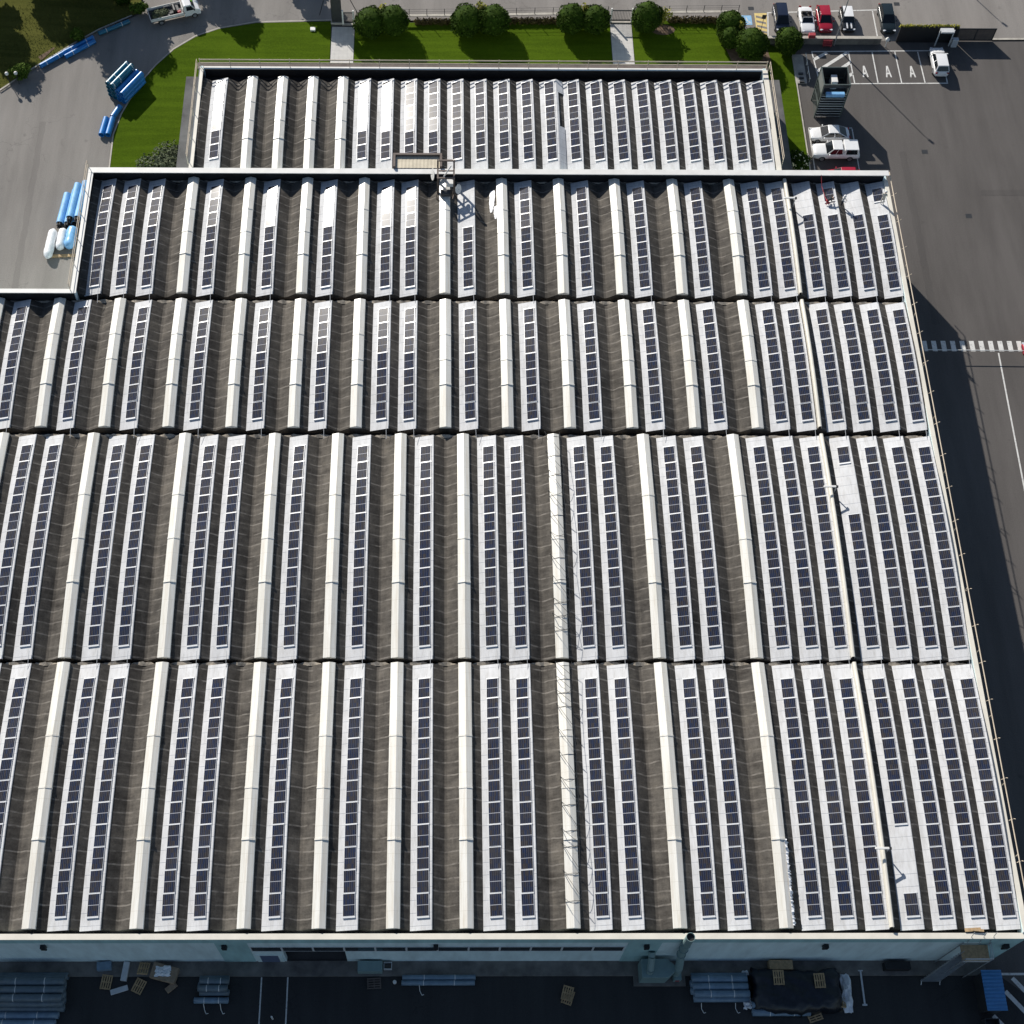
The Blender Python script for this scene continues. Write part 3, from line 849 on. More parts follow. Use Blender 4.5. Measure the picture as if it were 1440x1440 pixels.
dish((1.2, -1.3, 1.35), .5, (.5, 1.1, 0), af)
b = MB(); b.tube((-.55, -1.5, .95), (.45, -1.5, .95), .36, 14); b.build('motor_drum', M['steel_dark'], af)
b = MB(); b.box(.1, .75, -1.15, -.55, 1.5, 2.0); b.build('cabinet', M['cap_white'], af)
b = MB(); b.tube((-.85, -.9, 0.1), (-.95, -1.7, .2), .05, 6); b.tube((.85, -.9, 0.1), (.7, -1.7, .2), .05, 6); b.tube((-.95, -1.7, .2), (-.95, -1.7, 1.0), .05, 6); b.build('stay', M['steel_brown'], af)

# pole lamps along the upstand
def roof_lamp(x, y, lab):
    L = empty('roof_lamp', (x, y, 9.0), label=lab, cat='lamp', group='roof lamps by the low dividing wall')
    b = MB(); b.tube((0, 0, -.4), (0, 0, 1.42), .055, 8); b.obox((0, 0, -.3), .35, .35, .06); b.build('mast', M['galvanised'], L)
    b = MB(); b.obox((-.62, 0, 1.46), 1.15, .2, .10); b.obox((-1.12, 0, 1.45), .22, .14, .07); b.build('lamp_head', M['cap_white'], L, bevel=.03)
    b = MB(); b.obox((.04, 0, 1.42), .2, .2, .2); b.build('joint_box', M['steel_dark'], L)
roof_lamp(37.22, 66.5, 'white roof lamp on a mast, beside a bare gap in the middle roof bay')
roof_lamp(37.22, 32.4, 'white roof lamp on a mast, beside a bare gap in the lowest roof bay')
roof_lamp(37.35, 101.1, 'white roof lamp on a mast, near the workers in the second highest bay')

# lifeline wire frames over two skylights
def wire_frame(r, lab):
    yN, yS = ROW[r]; cl = 12.97 - 2.49
    mb = MB(); y = yN - .4; prev = None; rr = .019; rn = random.Random(r * 5)
    while y > yS + .3:
        z = H + arch(r, y)
        hh = .95 + rn.uniform(-.12, .12); lx = rn.uniform(-.12, .12)
        top = (cl - .18 + lx, y + .15, z + hh); foot = (cl - .02, y, z + .12); right = (cl + CW + .02, y + .1, z + .16)
        apex = (cl + .62, y + .05, z + .38)
        mb.tube(foot, top, rr * 1.4, 5); mb.path([foot, apex, right], rr, 4)
        rt = (cl + CW + .12 + lx, y + .2, z + hh * .8)
        mb.tube(right, rt, rr * 1.3, 5)
        arcp = [(cl - .18 + lx + (CW + .3) * q / 6, y + .15 - .5 * math.sin(PI * q / 6), z + hh * (1 - .2 * q / 6) + .18 * math.sin(PI * q / 6)) for q in range(7)]
        if rn.random() < .5: mb.path(arcp, rr, 4)
        if prev:
            mb.tube(prev[1], rt, rr, 4); mb.tube(prev[0], rt, rr, 4)
        prev = (top, rt)
        y -= 2.2 if rn.random() < .7 else 1.3
    o = mb.build('wire_frame', M['steel_dark'])
    tag(o, lab, 'wire frame', 'wire frames over skylights')
wire_frame(3, 'thin dark wire frame leaning over a cream skylight in the middle roof bay')
wire_frame(4, 'thin dark wire frame leaning over a cream skylight in the second lowest to last row' if False else 'thin dark wire frame leaning over a cream skylight in the lowest roof bay')

# torn film hanging off a skylight edge
rn = random.Random(11); mb = MB(); rows = []
for i in range(60):
    y = 33.4 - i * .118; z = H + arch(4, y); cx = 30.23 - 2.49 + CW
    rows.append([(cx - .08 + rn.uniform(-.03, .03), y, z + .2 + rn.uniform(0, .06)), (cx + .05 + rn.uniform(-.05, .08), y, z + .18 + rn.uniform(-.08, .1)), (cx + .17 + rn.uniform(-.09, .1), y, z - .02 + rn.uniform(-.1, .08))])
mb.grid(rows)
o = mb.build('torn_film', M['plastic_white']); so = o.modifiers.new('thick', 'SOLIDIFY'); so.thickness = .01
tag(o, 'torn white plastic film hanging along the right edge of a skylight in the lowest bay', 'plastic film')

# loose white sheets in a trough
def loose_sheet(x0, y0, x1, y1, w, lab):
    a = Vector((x0, y0)); c = Vector((x1, y1)); t = (c - a).normalized(); n = Vector((-t.y, t.x)) * w / 2
    zf = lambda x, y: H + arch(1, y) - .62 * (1 - abs(min(max((x - 5.0) / 1.14, -1), 1))) + .05
    rows = []
    for i in range(9):
        p = a + (c - a) * i / 8
        k = .35 + .65 * math.sin(min(i / 5, 1) * PI / 2) if i < 8 else .7
        rows.append([(p.x + n.x * s * k, p.y + n.y * s * k, zf(p.x + n.x * s * k, p.y) + .03 * math.sin(i * 2.1 + s)) for s in (-1, 0, 1)])
    o = MB().grid(rows).build('loose_sheet', M['plastic_white']); m = o.modifiers.new('thick', 'SOLIDIFY'); m.thickness = .012
    tag(o, lab, 'plastic sheet', 'loose white sheets in the roof trough')
loose_sheet(5.55, 100.2, 5.75, 103.2, .55, 'longer loose white sheet lying in a roof trough beside the antenna frame')
loose_sheet(6.0, 99.1, 6.05, 100.9, .42, 'shorter loose white sheet lying in a roof trough beside the antenna frame')
# flat sheet closing one trough of the top bay
gsx0, gsx1 = 11.78 + 1.262, 14.342 - .565
def gs(y0, y1):
    o = MB(); n = 6
    o.grid([[(x, y, H + arch(0, y) + zz) for x, zz in ((gsx0, .10), ((gsx0 + gsx1) / 2, -.12), (gsx1, -.33))] for y in [y0 + (y1 - y0) * i / n for i in range(n + 1)]])
    return o
o = MB(); n = 6
for y0, y1 in ((119.1, 117.1), (112.0, 106.0)):
    o.grid([[(x, y, H + arch(0, y) + zz) for x, zz in ((gsx0, .10), ((gsx0 + gsx1) / 2, -.12), (gsx1, -.33))] for y in [y0 + (y1 - y0) * i / n for i in range(n + 1)]])
o.grid([[(x, y, H + arch(0, y) + zz) for x, zz in ((gsx0, .10), (gsx0 + .16, .03))] for y in [117.1 + (112.0 - 117.1) * i / n for i in range(n + 1)]])
o = o.build('trough_cover', M['cover']); m = o.modifiers.new('thick', 'SOLIDIFY'); m.thickness = .03
tag(o, 'pale grey sheet bridging two strips in the topmost bay, with a dark opening', 'cover sheet')
# plank, pipe
p = MB().obox((43.4, 26.1, 9.13), 1.3, .28, .07, .05).obox((43.8, 26.05, 9.21), .9, .2, .06, -.1).build('wooden_plank', M['wood'])
tag(p, 'yellowish wooden planks on the south roof edge above the steel stair', 'plank')
p = MB().tube((32.45 + 1.4, 108.0, 8.85), (32.45 + 1.4, 105.9, 8.7), .1, 10).build('loose_pipe', M['pipe_blue_grey'])
tag(p, 'short blue grey pipe lying in a trough of the topmost roof bay', 'pipe')

# ------------------------------------------------------------------ people
def person(loc, rz, J, R, mats, seg, label, helmet, rope=None):
    """one skinned body. J joints, R radii, seg: list of (a, b, material index)"""
    names = list(J); idx = {k: i for i, k in enumerate(names)}
    me = bpy.data.meshes.new('person')
    verts = [J[k] for k in names]; rad = [R[k] for k in names]; edges = []
    for a, b_, m in seg: edges.append((idx[a], idx[b_]))
    # fingers: five short chains out of each palm
    for s in ('L', 'R'):
        w = Vector(J['wrist' + s]); h = Vector(J['hand' + s]); d = (h - w).normalized(); u = d.orthogonal().normalized()
        for k in range(5):
            off = u * (k - 2) * .02
            if k == 0: q = [w + d * .03 + u * -.045, w + d * .07 + u * -.075]
            else: q = [h + off + d * .03, h + off * 1.15 + d * (.065 + .008 * (2 - abs(k - 2.6)))]
            base = idx['hand' + s] if k else idx['wrist' + s]
            i0 = len(verts); verts += [tuple(p) for p in q]; rad += [.011, .009]
            edges += [(base, i0), (i0, i0 + 1)]
    me.from_pydata(verts, edges, [])
    o = bpy.data.objects.new('person_skeleton', me); COL.objects.link(o)
    sk = o.modifiers.new('skin', 'SKIN'); sk.use_smooth_shade = True
    for i, v in enumerate(me.skin_vertices[0].data): v.radius = (rad[i], rad[i]); v.use_root = (i == idx['pelvis'])
    ss = o.modifiers.new('sub', 'SUBSURF'); ss.levels = 1; ss.render_levels = 1
    bpy.context.view_layer.update()
    dg = bpy.context.evaluated_depsgraph_get()
    body = bpy.data.meshes.new_from_object(o.evaluated_get(dg))
    bpy.data.objects.remove(o)
    body.materials.clear()
    for m in mats: body.materials.append(m)
    def near(p):
        best = None
        for a, b_, m in seg:
            A = Vector(J[a]); B = Vector(J[b_]); t = max(0, min(1, (p - A).dot(B - A) / max((B - A).length_squared, 1e-9)))
            d = (p - (A + (B - A) * t)).length / max(R[a], R[b_])
            if best is None or d < best[0]: best = (d, m)
        return best[1]
    for f in body.polygons: f.material_index = near(f.center); f.use_smooth = True
    P_ = link('person', body, None, loc, (0, 0, rz))
    tag(P_, label, 'person', 'workers on the roof')
    hd = Vector(J['head']); up = (Vector(J['head']) - Vector(J['neck'])).normalized()
    hm = MB(); hm.lathe([(.135, 0.0), (.15, .01), (.13, .03), (.125, .07), (.10, .115), (.05, .14), (.01, .145)], (0, 0, 0), 14)
    hm.build('helmet', helmet, P_, smooth=True, loc=hd + up * .035, rot=up.to_track_quat('Z', 'Y').to_euler())
    fw = Vector(J['face']) - hd; fw.normalize(); sd = fw.cross(up).normalized()
    fc = MB(); fc.tube(hd + fw * .085 - up * .0, hd + fw * .125 - up * .03, .018, 6, .014); fc.build('nose', M['skin'], P_)
    ey = MB()
    for s in (-1, 1): ey.obox(hd + fw * .098 + sd * s * .033 + up * .015, .022, .022, .012)
    ey.build('eyes', M['black'], P_)
    return P_
M['cloth_dark'] = simple('cloth_dark', (0.025, 0.028, 0.035), 0.9)
M['cloth_red'] = simple('cloth_red', (0.33, 0.02, 0.025), 0.85)
M['cloth_grey'] = simple('cloth_grey', (0.45, 0.46, 0.47), 0.9)
M['cloth_beige'] = simple('cloth_beige', (0.62, 0.58, 0.50), 0.9)
RAD = dict(pelvis=.145, spine=.135, chest=.155, neckb=.075, neck=.06, head=.105, face=.07, shL=.075, shR=.075, elL=.05, elR=.05, wristL=.034, wristR=.034, handL=.036, handR=.036,
           hipL=.105, hipR=.105, kneeL=.068, kneeR=.068, ankL=.047, ankR=.047, toeL=.042, toeR=.042)
SEG = [('pelvis', 'spine', 1), ('spine', 'chest', 1), ('chest', 'neckb', 1), ('neckb', 'neck', 2), ('neck', 'head', 2), ('head', 'face', 2),
       ('chest', 'shL', 1), ('chest', 'shR', 1), ('shL', 'elL', 1), ('shR', 'elR', 1), ('elL', 'wristL', 1), ('elR', 'wristR', 1), ('wristL', 'handL', 2), ('wristR', 'handR', 2),
       ('pelvis', 'hipL', 0), ('pelvis', 'hipR', 0), ('hipL', 'kneeL', 0), ('hipR', 'kneeR', 0), ('kneeL', 'ankL', 0), ('kneeR', 'ankR', 0), ('ankL', 'toeL', 3), ('ankR', 'toeR', 3)]
stand = dict(pelvis=(0, 0, .93), spine=(0.02, 0, 1.12), chest=(.03, 0, 1.32), neckb=(.03, 0, 1.47), neck=(.04, 0, 1.52), head=(.06, 0, 1.63), face=(.10, 0, 1.60),
             shL=(.02, .19, 1.40), shR=(.02, -.19, 1.40), elL=(.05, .27, 1.14), elR=(.08, -.25, 1.14), wristL=(.22, .24, .98), wristR=(.30, -.18, 1.06), handL=(.29, .22, .95), handR=(.37, -.16, 1.07),
             hipL=(0, .1, .88), hipR=(0, -.1, .88), kneeL=(.05, .12, .49), kneeR=(.02, -.12, .49), ankL=(0, .13, .08), ankR=(-.02, -.14, .08), toeL=(.15, .15, .04), toeR=(.13, -.16, .04))
crouch = dict(pelvis=(-.05, 0, .42), spine=(.10, 0, .58), chest=(.28, 0, .70), neckb=(.42, 0, .78), neck=(.48, 0, .81), head=(.58, 0, .86), face=(.62, 0, .82),
              shL=(.33, .19, .74), shR=(.33, -.19, .74), elL=(.45, .26, .50), elR=(.45, -.26, .50), wristL=(.66, .20, .36), wristR=(.66, -.18, .34), handL=(.74, .17, .32), handR=(.74, -.15, .30),
              hipL=(-.05, .1, .40), hipR=(-.05, -.1, .40), kneeL=(.33, .18, .44), kneeR=(.30, -.18, .30), ankL=(.12, .17, .08), ankR=(-.12, -.16, .09), toeL=(.27, .18, .04), toeR=(.02, -.16, .04))
person((40.95, 101.55, 9.06), 0.15, crouch, RAD, [M['cloth_red'], M['cloth_dark'], M['skin'], M['black']], [(a, b_, (0 if (a, b_) == ('pelvis', 'spine') else m)) for a, b_, m in SEG],
       'person in red trousers and white helmet crouching on a white strip, below a red rope', M['white_paint'])
person((42.55, 101.4, 8.80), -0.6, stand, RAD, [M['cloth_dark'], M['cloth_grey'], M['skin'], M['black']], SEG,
       'person in grey top, dark trousers and white helmet, standing in a dark trough', M['white_paint'])
lean = {k: (v[0] + .12 * max(0, v[2] - .5), v[1], v[2]) for k, v in stand.items()}
person((46.75, 101.45, 9.16), 1.1, lean, RAD, [M['cloth_beige'], M['cloth_beige'], M['skin'], M['black']], SEG,
       'person in beige work clothes and white helmet standing by the east roof edge', M['white_paint'])
rp = MB().path([(40.62, 104.7, 9.95), (40.68, 103.6, 9.35), (40.85, 102.2, 9.3), (40.93, 101.7, 9.42)], .035, 6).build('safety_rope', M['red'])
tag(rp, 'red safety rope running from the parapet down to the crouching worker', 'rope')
# ------------------------------------------------------------------ vegetation
def leaf_mat(name, lo, mid, hi):
    m, nt, b = new_mat(name)
    v = pos_vec(nt, kind='pos')
    f = noise(nt, v, 1.3, 4, 0.6); g = noise(nt, v, 9.0, 2)
    c = ramp(nt, f, [(0.3, lo), (0.52, mid), (0.75, hi)])
    c = mix(nt, 0.35, c, ramp(nt, g, [(0.3, lo), (0.7, hi)]))
    nt.links.new(c, b.inputs['Base Color']); b.inputs['Roughness'].default_value = 0.8; b.inputs['Specular IOR Level'].default_value = 0.08
    return m
M['leaf_hedge'] = leaf_mat('leaf_hedge', (0.010, 0.024, 0.002), (0.022, 0.048, 0.004), (0.055, 0.090, 0.008))
M['leaf_tree'] = leaf_mat('leaf_tree', (0.014, 0.022, 0.006), (0.030, 0.040, 0.011), (0.085, 0.088, 0.022))
M['leaf_light'] = leaf_mat('leaf_light', (0.035, 0.065, 0.008), (0.060, 0.105, 0.014), (0.10, 0.15, 0.02))
M['leaf_yellow'] = leaf_mat('leaf_yellow', (0.13, 0.14, 0.02), (0.30, 0.29, 0.045), (0.48, 0.42, 0.08))
M['leaf_olive'] = leaf_mat('leaf_olive', (0.05, 0.066, 0.035), (0.10, 0.12, 0.07), (0.17, 0.19, 0.12))
M['leaf_brown'] = leaf_mat('leaf_brown', (0.035, 0.028, 0.012), (0.075, 0.055, 0.022), (0.14, 0.11, 0.04))
M['flower'] = simple('flower_cream', (0.72, 0.68, 0.45), 0.7)

def leaves(rng, centers, radii, n, size, shell=0.75, up=0.25, flat=(1, 1, 1)):
    """n leaf quads spread through ellipsoids"""
    mb_v = []; mb_f = []
    w = np.array([r[0] * r[1] + r[1] * r[2] for r in radii]); w = w / w.sum()
    which = rng.choice(len(centers), size=n, p=w)
    C = np.array(centers)[which]; Rr = np.array(radii)[which]
    d = rng.normal(size=(n, 3)); d /= np.linalg.norm(d, axis=1)[:, None]
    rad = shell + (1 - shell) * rng.random(n) ** 0.7
    wob = 1 + 0.07 * np.sin(d[:, 0] * 7 + C[:, 0]) * np.cos(d[:, 1] * 6 + d[:, 2] * 5)
    p = C + d * Rr * (rad * wob)[:, None]
    nrm = d * .7 + rng.normal(size=(n, 3)) * .55; nrm[:, 2] += up
    nrm /= np.linalg.norm(nrm, axis=1)[:, None]
    t = np.cross(nrm, rng.normal(size=(n, 3))); t /= np.linalg.norm(t, axis=1)[:, None]
    bt = np.cross(nrm, t); s = size * (0.6 + 0.8 * rng.random(n))[:, None]
    a = p + t * s; b = p + bt * s * .55; c = p - t * s; e = p - bt * s * .55
    V = np.stack([a, b, c, e], 1).reshape(-1, 3)
    keep = None
    return V, [(4 * i, 4 * i + 1, 4 * i + 2, 4 * i + 3) for i in range(n)]

def mesh_from(name, V, Fc, mat):
    me = bpy.data.meshes.new(name); me.from_pydata([tuple(v) for v in V], [], Fc); me.materials.append(mat); me.update(); return me

rng = np.random.default_rng(5)
def two_tone(me, other, share, seed):
    me.materials.append(M[other]); r_ = np.random.default_rng(seed); n_ = len(me.polygons)
    me.polygons.foreach_set('material_index', (r_.random(n_) < share).astype(np.int32)); me.update(); return me
def clipped(x, y, r, h, lab, cat='shrub', group='clipped round shrubs along the garden wall', mat='leaf_hedge'):
    S = empty('clipped_shrub', (x, y, .09), label=lab, cat=cat, group=group)
    core = MB(); prof = []
    for k in range(9):
        a = k / 8 * PI; prof.append((max(.02, r * .86 * math.sin(a) ** .75), h / 2 - h / 2 * .93 * math.cos(a)))
    core.lathe(prof, (0, 0, .05), 18).build('branch_core', M[mat], S, smooth=True)
    rr = random.Random(int(x * 13)); cs = [(0, 0, h / 2 + .03)]; rs = [(r, r, h / 2)]
    for k in range(6):
        a = k * 1.05 + rr.uniform(-.4, .4); q = r * rr.uniform(.42, .6); s_ = r * rr.uniform(.48, .6)
        cs.append((q * math.cos(a), q * math.sin(a), h * rr.uniform(.35, .72))); rs.append((s_, s_, s_ * .9))
    V, Fc = leaves(rng, cs, rs, int(2600 * r), .125, shell=.82, up=.15)
    V[:, 2] = np.maximum(V[:, 2], .02)
    link('foliage', two_tone(mesh_from('foliage', V, Fc, M[mat]), 'leaf_light', rr.uniform(.06, .2), int(x * 3) % 97), S)
def loose(x, y, r, h, lab, mat, cat='shrub', group=None, n=420, size=.17, name='shrub', flowers=0):
    S = empty(name, (x, y, .05), label=lab, cat=cat, group=group)
    rr = random.Random(int(x * 7 + y)); cs = []; rs = []
    for k in range(7):
        a = rr.uniform(0, 2 * PI); q = rr.uniform(0, .55) * r
        cs.append((q * math.cos(a), q * math.sin(a), h * rr.uniform(.35, .72))); rs.append((r * rr.uniform(.4, .62),) * 2 + (h * rr.uniform(.25, .36),))
    st = MB()
    for c in cs: st.tube((0, 0, 0), c, .035, 5, .012)
    st.build('stem', M['bark'], S)
    V, Fc = leaves(rng, cs, rs, n, size, shell=.35, up=.4)
    V[:, 2] = np.maximum(V[:, 2], .02)
    link('foliage', mesh_from('foliage', V, Fc, M[mat]), S)
    if flowers:
        V, Fc = leaves(rng, cs, rs, flowers, .16, shell=.95, up=.8); link('blossom', mesh_from('blossom', V, Fc, M['flower']), S)
clipped(-8.2, 135.5, 2.0, 3.3, 'dark clipped round shrub right beside the left garden path')
clipped(-5.45, 135.75, 1.95, 3.5, 'dark clipped round shrub, right half of the pair by the left path')
clipped(3.45, 135.85, 2.0, 3.5, 'dark clipped round shrub, left half of the pair in the middle of the lawn')
clipped(6.7, 135.9, 2.0, 3.5, 'dark clipped round shrub, right half of the pair in the middle of the lawn')
clipped(16.1, 136.2, 1.9, 3.5, 'dark clipped round shrub, left half of the pair before the small gate')
clipped(19.0, 136.1, 1.8, 3.4, 'dark clipped round shrub immediately left of the small gate')
clipped(25.2, 136.3, 1.9, 3.8, 'dark clipped round shrub immediately right of the small gate')
clipped(35.35, 135.4, 1.75, 3.2, 'dark clipped shrub at the back of the cluster by the yellow hatching')
clipped(35.2, 133.6, 1.35, 2.7, 'small clipped shrub in the middle of the cluster by the yellow hatching')
clipped(37.5, 132.1, 2.05, 3.6, 'largest clipped shrub, at the front of the cluster by the yellow hatching')
clipped(42.1, 132.7, 1.65, 3.4, 'single clipped round shrub by the paved slab and the low wall')
G = 'loose yellow shrubs among the clipped ones'
loose(-6.8, 136.9, .8, 3.3, 'yellow green loose shrub between the pair by the left path', 'leaf_yellow', group=G, n=260)
loose(5.1, 136.9, 1.0, 3.6, 'yellow loose shrub between the pair in the middle of the lawn', 'leaf_yellow', group=G)
loose(17.55, 137.0, .95, 3.7, 'yellow loose shrub between the pair before the small gate', 'leaf_yellow', group=G)
loose(27.3, 136.9, 1.1, 3.0, 'yellow loose shrub right of the small gate and its round shrub', 'leaf_yellow', group=G)
loose(36.3, 134.6, .95, 3.0, 'yellow loose shrub inside the cluster by the yellow hatching', 'leaf_yellow', group=G, n=360)
loose(41.2, 114.6, 1.7, 2.0, 'dark green shrub with cream blossom beside the white pickup', 'leaf_hedge', n=1100, flowers=120)
loose(-31.0, 114.0, 3.5, 2.6, 'wide grey green bush on the lawn behind the parapet', 'leaf_olive', n=5200, size=.16)
loose(-43.6, 134.3, 1.25, 1.7, 'bright green bush behind the pair of blue pipes on the slope', 'leaf_light', n=1100, group='bushes along the edge of the west yard')
loose(-49.4, 127.9, 1.45, 1.9, 'round green bush beside the two white globe lamps', 'leaf_light', n=1300, group='bushes along the edge of the west yard')
loose(-36.5, 138.9, 1.4, 1.8, 'green bush behind the rear of the white flatbed truck', 'leaf_light', n=1100, group='bushes along the edge of the west yard')
loose(-38.6, 140.2, 1.2, 1.5, 'dark bush under the tree left of the white flatbed truck', 'leaf_hedge', n=800, group='bushes along the edge of the west yard')

def tree(x, y, h, r, lab, mat='leaf_tree', n=5200, seed=1, z0=.35, group='trees on the slope in the top left corner'):
    T_ = empty('broadleaf_tree', (x, y, .3), label=lab, cat='tree', group=group)
    rr = random.Random(seed); cs = []; rs = []
    tr = MB(); tr.tube((0, 0, -.5), (.1, 0, h * .45), .26, 10, .17); tr.tube((.1, 0, h * .45), (.05, .1, h * .8), .17, 8, .07)
    for k in range(16):
        a = k * 2.4 + rr.uniform(-.4, .4); zz = h * (z0 + (1 - z0) * (k + .5) / 16 * .92)
        lim = math.sin(PI * min(1, max(.12, (zz / h - z0) / (1 - z0) * .85 + .12))) ** .7
        q = r * lim * rr.uniform(.35, .78)
        c = (q * math.cos(a), q * math.sin(a), zz); cs.append(c)
        s = r * rr.uniform(.26, .42); rs.append((s, s, s * .75))
        tr.tube((.1, 0, min(h * .75, zz * .7)), c, .07, 6, .02)
    tr.build('trunk', M['bark'], T_)
    V, Fc = leaves(rng, cs, rs, int(n * 1.9), .27, shell=.2, up=.5)
    link('crown', two_tone(mesh_from('crown', V, Fc, M[mat]), 'leaf_olive' if seed % 2 else 'leaf_light', .14, seed), T_)
tree(-43.6, 143.2, 9.5, 5.0, 'tall tree overhanging the drive, casting a round shadow beside the truck', seed=2, n=6500)
tree(-57.8, 142.0, 9.5, 3.7, 'tree on the slope left of the one overhanging the drive', seed=3, n=5500)
tree(-65.5, 139.0, 11, 4.6, 'tree in the far top left corner of the slope', seed=4, n=5500)
tree(-51.6, 149.5, 10.5, 4.6, 'tree on the slope behind the one overhanging the drive', seed=5, n=5000)
tree(-60.5, 133.5, 7.5, 3.2, 'small tree at the left edge above the globe lamps', seed=6, n=3600)
tree(-31.5, 149.5, 9.5, 3.6, 'tree beyond the drive above the white flatbed truck', seed=7, n=4200)
tree(-19.5, 147.5, 8.5, 2.8, 'slim tree beyond the drive, left of the entrance pylon', seed=8, n=3000)
# planting bed at the garden wall
V, Fc = leaves(rng, [(x, 137.05 + .018 * (x + 10), .35) for x in np.arange(-2.5, 20, .7)] + [(x, 137.7, .4) for x in np.arange(28.5, 35, .6)], [(.55, .5, .5)] * len(np.arange(-2.5, 20, .7)) + [(.55, .5, .5)] * len(np.arange(28.5, 35, .6)), 6000, .14, shell=.2, up=.5)
o = link('ground_cover', mesh_from('ground_cover', V, Fc, M['leaf_brown'])); tag(o, 'low brownish ground cover planted along the garden wall', 'planting', kind='stuff')
# bare soil patches
tag(MB().poly([(27.4 + 1.5 * math.cos(a) , 136.3 + .9 * math.sin(a)) for a in [i * PI / 6 for i in range(12)]], .1).poly([(34.2, 135.6), (35.4, 130.9), (40.2, 130.6), (39.8, 133.6), (37, 134.6)], .1)
    .poly([(-48.2, 131.5), (-46.8, 133.0), (-46.2, 132.7), (-47.6, 130.6)], .16).build('bare_soil', M['soil']), kind='structure')
# grass blades on the lawn edge and slope read as texture; a sparse rough sward on the slope
n = 5200
gx = rng.uniform(-62, -37, n); gy = rng.uniform(126, 147, n); ok = (gy - 125.9) > (gx + 51.9) * .80 + .4
gx = gx[ok]; gy = gy[ok]; n = len(gx)
ang = rng.uniform(0, 2 * PI, n); hh = rng.uniform(.05, .14, n); gz = np.interp(gy, [126, 137, 147], [.25, .6, .7])
V = np.stack([np.stack([gx - .05 * np.cos(ang), gy - .05 * np.sin(ang), gz - .05], 1), np.stack([gx + .05 * np.cos(ang), gy + .05 * np.sin(ang), gz - .05], 1), np.stack([gx + .1 * np.sin(ang), gy, gz + hh], 1)], 1).reshape(-1, 3)
o = link('rough_sward', mesh_from('rough_sward', V, [(3 * i, 3 * i + 1, 3 * i + 2) for i in range(n)], M['rough_grass'])); tag(o, 'tufts of dry grass on the western slope', 'grass', kind='stuff')
# ------------------------------------------------------------------ vehicles
def paint(name, col, metal=0.0, rough=0.25):
    m, nt, b = new_mat(name)
    f = noise(nt, pos_vec(nt, kind='obj'), 2.0)
    nt.links.new(ramp(nt, f, [(0.3, tuple(c * .93 for c in col)), (0.7, col)]), b.inputs['Base Color'])
    b.inputs['Roughness'].default_value = rough; b.inputs['Metallic'].default_value = metal
    b.inputs['Coat Weight'].default_value = 0.5; b.inputs['Coat Roughness'].default_value = 0.08
    return m
M['car_white'] = paint('car_white', (0.80, 0.80, 0.80)); M['car_red'] = paint('car_red', (0.36, 0.012, 0.03)); M['car_navy'] = paint('car_navy', (0.012, 0.018, 0.04))
M['car_black'] = paint('car_black', (0.014, 0.016, 0.018)); M['car_green'] = paint('car_darkgreen', (0.010, 0.018, 0.020))
M['car_glass'], _nt, _b = new_mat('car_glass'); _b.inputs['Base Color'].default_value = (0.012, 0.015, 0.018, 1); _b.inputs['Roughness'].default_value = 0.06
M['lamp_lens'] = simple('lamp_lens', (0.65, 0.68, 0.72), 0.1, var=.05); M['tail_lens'] = simple('tail_lens', (0.30, 0.01, 0.01), 0.2)
M['rim'] = simple('wheel_rim', (0.45, 0.46, 0.48), 0.3, metal=.7)
M['trim_black'] = simple('trim_black', (0.02, 0.02, 0.022), 0.5)
M['seat'] = simple('seat_dark', (0.03, 0.025, 0.022), 0.7)

def wheel(parent, x, y, r, w, rimm='rim'):
    s = 1 if y > 0 else -1
    t = MB(); t.tube((0, -w / 2, 0), (0, w / 2, 0), r, 20)
    o = t.build('wheel', M['rubber'], parent, loc=(x, y, r), bevel=.02)
    k = MB(); k.tube((0, s * (w / 2 - .03), 0), (0, s * (w / 2 + .012), 0), r * .62, 16); k.build('rim', M[rimm], o)
    return o

def body_mesh(L, W, st):
    """st: (x fraction, half width, z sill, z belt, z deck) from front (+) to rear"""
    mb = MB(); rows = []
    for x, hw, zs, zb, zd in st:
        half = [(hw * .86, zs), (hw * .99, zs + .12), (hw, (zs + zb) / 2), (hw * .97, zb - .03), (hw * .90, zb + (zd - zb) * .45), (hw * .5, zd), (0, zd + .015)]
        row = [(x * L, -y, z) for y, z in half] + [(x * L, y, z) for y, z in reversed(half[:-1])]
        rows.append(row)
    mb.grid(rows)
    for r in (rows[0], rows[-1]): mb.add(r, [tuple(range(len(r)))])
    mb.grid([[r[0] for r in rows], [r[-1] for r in rows]])
    return mb

def quad_inset(q, k, off):
    q = [Vector(p) for p in q]; c = sum(q, Vector()) / 4
    n = (q[1] - q[0]).cross(q[3] - q[0]).normalized()
    return [p + (c - p) * k + n * off for p in q]

